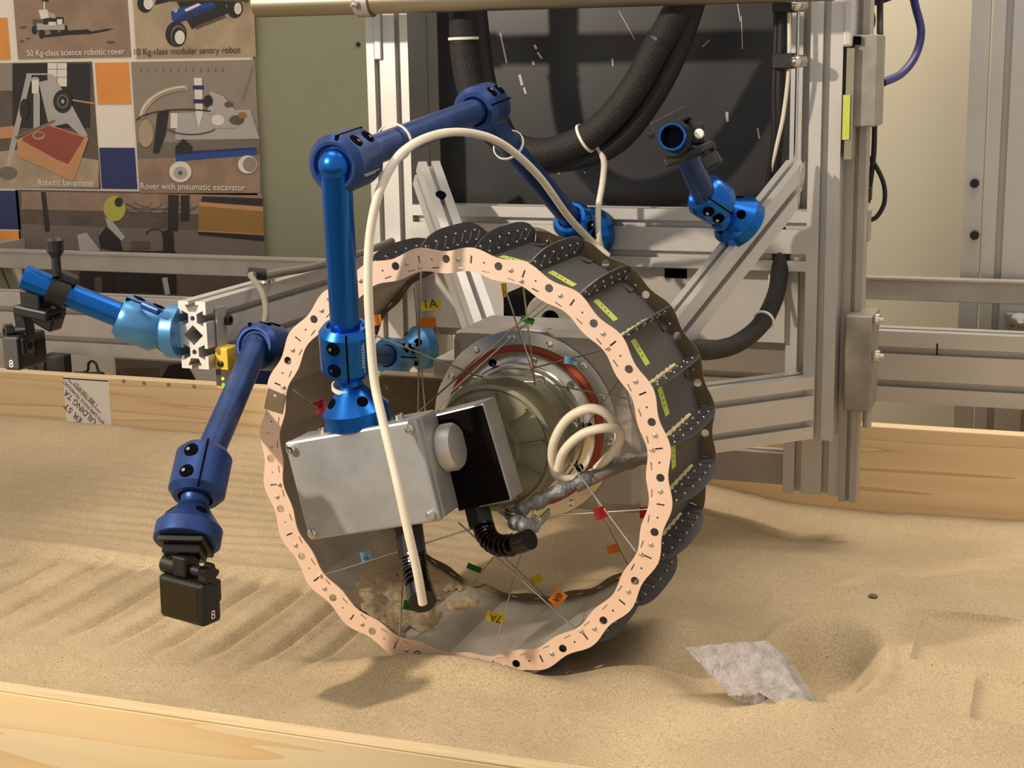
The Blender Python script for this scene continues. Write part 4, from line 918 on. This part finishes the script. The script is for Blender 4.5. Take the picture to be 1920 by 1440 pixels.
HP = ax_([(868, -80, .62), (868, 20, .62), (872, 110, .62), (892, 195, .62), (935, 255, .62), (1000, 285, .62), (1070, 272, .62), (1130, 235, .62), (1185, 170, .62), (1230, 90, .62), (1270, 20, .62), (1310, -70, .62)])
bm = BM(); sweep(bm, spline(HP, 14), .0215, 20); obj('sleeve', bm, 'hose', HO, True)
HP2 = ax_([(885, -80, .645), (893, 40, .645), (915, 180, .645), (975, 290, .645), (1060, 300, .645), (1150, 270, .645), (1215, 195, .645), (1270, 90, .645), (1320, -60, .645)])
bm = BM(); sweep(bm, spline(HP2, 14), .0185, 20); obj('inner_hose', bm, 'rubber', HO, True)
def tie(pts, r, lab, m='tie', par=None):
    bm = BM(); sweep(bm, spline(pts, 10), r, 8); o = obj('cable_tie', bm, m, par, True)
    if par is None: tag(o, lab, 'cable tie')
    return o
def ring(c, axis, r, t=.0022, w_=.004):
    bm = BM(); lathe(bm, Vector(c)-Vector(axis).normalized()*w_/2, axis, [(r, 0), (r+t, 0), (r+t, w_), (r, w_), (r, 0)], 28, cap=False); return bm
SPH = spline(HP, 14)
def near(P, px, py): return min(range(len(P)), key=lambda i: (px_of(P[i])-Vector((px, py))).length)
for px, py, m, lab in ((870, 70, 'tie', None), (1096, 260, 'tie', None), (1215, 58, 'black', None)):
    i = near(SPH, px, py); o = obj('tie_band', ring(SPH[i], SPH[i+1]-SPH[i-1], .0216), m, HO)
def arm_tie(a, b, px, py, r, lab):
    pts = [a.lerp(b, i/80) for i in range(81)]; p = min(pts, key=lambda q: (px_of(q)-Vector((px, py))).length)
    tag(obj('cable_tie', ring(p, b-a, r, .0016, .0035), 'tie'), lab, 'cable tie')
arm_tie(E1, E2, 740, 268, .0215, 'white cable tie around the upper blue tube near the elbow')
arm_tie(s0c, E1, 968, 262, .0215, 'white cable tie around the sloping blue tube')
tag(obj('cable_tie', ring(S3+d3*.048, d3, .0185, .002, .005), 'tie'), 'white cable tie under the blue socket above the grey box', 'cable tie')
# right-hand wiring
cable('black_cable', ax_([(1467, -60, .66), (1465, 60, .66), (1461, 170, .66), (1462, 250, .67), (1455, 330, .69), (1448, 400, .72)]), .0065, 'rubber', 'black cable running down beside the right post')
cable('black_cable', ax_([(1459, -60, .665), (1456, 60, .665), (1452, 170, .665), (1452, 260, .67), (1440, 345, .69)]), .005, 'rubber', 'second black cable left of the right post clips')
cable('white_cable', ax_([(1478, -60, .655), (1480, 60, .655), (1478, 140, .655), (1468, 220, .66), (1455, 280, .67), (1443, 345, .69), (1442, 460, .72), (1444, 530, .72), (1438, 590, .70)]), .0030, 'cable_white', 'thin white cable curving down beside the right post')
CCL = thing('cable_clip', 'black cable clip bracket with chrome dome screw on the right post', 'clip', tuple(at_y(1480, 115, .65)), 'cable clips on the right post')
def clip(par, py):
    a = at_y(1449, py-15, .645); b = at_y(1488, py+14, .645); obj('strap', bx(a.x, b.x, .640, .675, b.z, a.z), 'black', par, bev=.002)
    bm = BM(); lathe(bm, at_y(1492, py, .64), (0, -1, 0), [(.009, -.055), (.009, .0), (.0075, .005), (.004, .008), (.001, .009)], 20); obj('dome_screw', bm, 'chrome', par, True)
clip(CCL, 115)
CC2 = thing('cable_clip', 'upper cable clip with chrome dome screw at the top of the right post', 'clip', tuple(at_y(1480, 9, .65)), 'cable clips on the right post'); clip(CC2, 9)
bm = BM(); a = at_y(1492, -60, .66); b = at_y(1488, 300, .66); cyl(bm, (a.x, .69, a.z), (a.x, .69, b.z), .0026, 8); tag(obj('threaded_rod', bm, 'chrome', smooth=True), 'thin bright rod standing left of the right post', 'rod')
BH = thing('sleeved_hose', 'black hose bending from the right post down to the hub', 'hose', tuple(at_y(1440, 600, .6)))
HB2 = ax_([(1470, 380, .74), (1466, 450, .72), (1462, 510, .70), (1452, 560, .66), (1425, 610, .60), (1380, 645, .52), (1330, 657, .44), (1290, 656, .38), (1200, 660, .36)])
bm = BM(); sweep(bm, spline(HB2, 14), .0135, 16); obj('sleeve', bm, 'hose', BH, True)
SB2 = spline(HB2, 14); i = near(SB2, 1432, 602); obj('tie_band', ring(SB2[i], SB2[i+1]-SB2[i-1], .0136), 'tie', BH)
cable('blue_cable', ax_([(1700, -60, .95), (1716, 10, .95), (1727, 60, .94), (1716, 105, .92), (1690, 138, .88), (1655, 155, .82)]), .0065, 'cable_blue', 'dark blue cable curving out of the upper bearing block')
cable('blue_cable', ax_([(1600, 5, .86), (1640, 3, .86), (1680, -10, .86)]), .006, 'cable_blue', 'short dark blue cable at the top right of the gantry')
cable('black_cable', ax_([(1650, -60, .84), (1650, 20, .84), (1650, 66, .82)]), .005, 'rubber', 'straight black cable entering the upper bearing block')
cable('black_cable', ax_([(1628, 5, .85), (1637, 35, .85), (1632, 60, .84)]), .004, 'rubber', 'tiny black cable loop above the upper bearing block')
cable('black_cable', ax_([(1640, 236, .82), (1638, 290, .82), (1632, 340, .82), (1627, 380, .82)]), .0042, 'rubber', 'black cable hanging from the upper bearing block')
cable('black_cable', ax_([(1622, 290, .82), (1640, 308, .82), (1657, 345, .82), (1658, 380, .82), (1645, 405, .82), (1630, 414, .82)]), .0036, 'rubber', 'black cable loop on the right side of the post')
bm = BM(); a = at_y(1624, 350, .81); b = at_y(1634, 376, .81); tag(obj('cable_connector', bx(a.x, b.x, .80, .82, b.z, a.z, bm), 'black', bev=.002), 'small black plug on the cable beside the post', 'connector')
a = at_y(1618, 394, .80); b = at_y(1630, 452, .80); tag(obj('sensor_bracket', bx(a.x, b.x, .79, .82, b.z, a.z), 'alu_dull', bev=.001), 'small grey bracket where the cable loop ends', 'bracket')
# cable along the cantilever arm
cable('grey_cable', ax_([(735, 452, .66), (690, 470, .58), (640, 487, .48), (580, 502, .38), (520, 512, .29), (494, 518, .25)]), .0058, 'cable_grey', 'grey cable lying on top of the cantilever arm')
cable('grey_cable', ax_([(478, 515, .235), (470, 516, .235), (480, 530, .22), (492, 550, .19), (498, 575, .16), (497, 600, .14), (490, 615, .13)]), .0042, 'cable_grey', 'thin grey cable hanging from the cantilever arm to the blue joint')
bm = BM(); cyl(bm, at_y(466, 512, .24), at_y(498, 515, .255), .0085, 16); tag(obj('cable_sleeve', bm, 'rubber', smooth=True), 'rubber sleeve end on the cantilever cable', 'cable sleeve')
bm = BM(); lathe(bm, at_y(500, 527, .27), (0, 0, 1), [(.012, -.002), (.012, .002), (.005, .002), (.005, .006)], 20); tag(obj('washer', bm, 'chrome', smooth=True), 'bright washer and nut on top of the cantilever arm', 'washer')
# things standing behind the back board
p = at_y(130, 680, 1.13); tag(obj('power_adapter', bx(at_y(112, 680, 1.13).x, at_y(151, 680, 1.13).x, 1.07, 1.10, .03, at_y(130, 666, 1.08).z), 'black', bev=.003), 'black power adapter behind the back board', 'adapter')
tag(obj('charger', bx(at_y(92, 680, 1.05).x, at_y(110, 680, 1.05).x, 1.04, 1.07, .03, at_y(100, 668, 1.05).z), 'bush', bev=.003), 'small dark charger beside the black power adapter', 'charger')
cable('black_cable', ax_([(150, 700, 1.06), (164, 695, 1.06), (166, 682, 1.06), (172, 677, 1.06), (180, 682, 1.06), (185, 696, 1.06), (195, 701, 1.06)]), .0028, 'rubber', 'black cable loop behind the back board on the left')
cable('black_cable', ax_([(140, 702, 1.055), (170, 703, 1.055), (193, 703, 1.055)]), .0065, 'rubber', 'black cable lying along the top of the back board')
for k, (px, lab) in enumerate(((52, 'green-grey slat leaning behind the back board nearest the left camera'), (70, 'green-grey slat leaning next to the dark charger'))):
    a = at_y(px, 670, 1.20); tag(obj('leaning_slat', box(BM(), a+Vector((0, 0, 0)), (.018, .01, .16), Matrix.Rotation(R(-22), 3, 'Y')), 'olive_panel', bev=.001), lab, 'slat')
for k, (px, lab) in enumerate(((4, 'dark green slat leaning against the wall at the far left edge'), (24, 'pale green slat leaning right of the dark edge slat'))):
    a = at_y(px, 525, 1.28); tag(obj('leaning_slat', box(BM(), a, (.022, .01, .12), Matrix.Rotation(R(-22), 3, 'Y')), 'olive_panel', bev=.001), lab, 'slat')
# paper tape piece on the back board
YT = .9975
a = at_y(118, 707, YT); b = at_y(209, 800, YT)
BT = thing('printed_tape', 'square of printed white building tape stuck on the back board', 'tape', (a.x, YT, 0))
obj('paper', bx(a.x, b.x, YT, 1.0, .0, a.z), 'print_white', BT)
obj('dark_stripe', bx(a.x, b.x, YT-.0004, YT, a.z-.0035, a.z-.0010), 'ink', BT)
rd = Vector((-.74, 0, .67)).normalized(); ud = Vector((-.67, 0, -.74)).normalized()
def tt(s, px, py, wpx, hpx, m='ink'):
    o = at_y(px, py, YT-.0006); wv = abs(at_y(px+wpx, py, YT).x-o.x); text('tape_lettering', s, o, rd, ud, wv, m, BT, wv*hpx/wpx)
tt('ER ST', 154, 786, 38, 10); tt('UILDING TA', 181, 789, 72, 10.5); tt('WITH SUPER KNOCK TECHNOLOGY', 197, 792, 98, 6); tt('www.PaperWaySystems.com', 189, 773, 76, 6); tt('1 800 759-9727', 183, 758, 52, 6)
for px, py in ((232, 714), (270, 718), (316, 721), (364, 724)):
    p = at_y(px, py, .9995); bm = BM(); lathe(bm, p, (0, -1, 0), [(.004, 0), (.004, .0012), (.001, .002)], 10); o = obj('screw', bm, 'steel_plate', SB)

def spilled():
    n1, n2 = 60, 60; vs = []; c = at_y(745, 1155, .10); t0 = math.atan2(c.z-WC.z, c.x)
    for i in range(n1):
        for j in range(n2):
            t = t0+(i/(n1-1)-.5)*R(38); y = .008+j/(n2-1)*.208
            h = .0042*(1-((i/(n1-1)-.5)/.42)**2)-.0012+.006*noise.noise((t*7, y*22, 2))+.0015*noise.noise((t*40, y*90, 4))-.004*max(0, (y-.17)/.05)
            r = .2413-h; vs.append((WC.x+r*math.cos(t), y, WC.z+r*math.sin(t)))
    keep = [(i*n2+j, i*n2+j+1, (i+1)*n2+j+1, (i+1)*n2+j) for i in range(n1-1) for j in range(n2-1)]
    fs = [f for f in keep if max(math.hypot(.2413-math.hypot(vs[k][0]-WC.x, vs[k][2]-WC.z), 0)*(1 if math.hypot(vs[k][0]-WC.x, vs[k][2]-WC.z) < .2413 else 0) for k in f) > 0]
    me = bpy.data.meshes.new('spilled_sand'); me.from_pydata(vs, [], fs); me.update()
    tag(obj('spilled_sand', me, 'sand', smooth=True), 'thin patch of sand lying inside the wheel near its bottom left', 'sand', kind='stuff')
spilled()
# ================================================================== rock and pebble
def rock():
    P1, P2, P3 = at_z(1282, 1216, .058), at_z(1519, 1322, .004), at_z(1366, 1303, .022)
    pn = (P2-P1).cross(P3-P1).normalized(); pn = pn if pn.z > 0 else -pn
    def onp(x, y): d = ray(x, y); return CAM+d*((P1-CAM).dot(pn)/d.dot(pn))
    base = [onp(x, y) for x, y in ((1282, 1214), (1312, 1212), (1360, 1206), (1412, 1203), (1440, 1203), (1462, 1238), (1488, 1276), (1504, 1302), (1512, 1324), (1480, 1327), (1450, 1316), (1424, 1298), (1398, 1306), (1366, 1304), (1352, 1282), (1330, 1264), (1312, 1244))]
    bm = BM(); top = [bm.verts.new(p) for p in base]
    thick = Vector((.021, .013, -.020)); bot = [bm.verts.new(Vector(p)+thick) for p in base]
    n = len(top); bm.faces.new(top); bm.faces.new(list(reversed(bot)))
    for i in range(n): bm.faces.new((top[i], bot[i], bot[(i+1) % n], top[(i+1) % n]))
    bmesh.ops.triangulate(bm, faces=bm.faces[:]); bmesh.ops.subdivide_edges(bm, edges=bm.edges[:], cuts=4, use_grid_fill=True)
    bmesh.ops.recalc_face_normals(bm, faces=bm.faces)
    for v in bm.verts:
        v.co += pn*(noise.noise(v.co*60)*.0022+noise.noise(v.co*200)*.0013)+Vector((noise.noise(v.co*120+Vector((5, 0, 0))), noise.noise(v.co*120+Vector((9, 0, 0))), 0))*.0014
    return tag(obj('rock', bm, 'rock'), 'angular grey stone slab tilted in the sand beside the hollow', 'rock')
rock()
p = at_z(1637, 1118, .006); bm = BM(); sphere(bm, p, .006, 12, Matrix.Diagonal((1.1, 1, .6, 1)).to_4x4()); tag(obj('pebble', bm, 'pebble', smooth=True), 'small dark brown pebble on open sand at right', 'pebble')
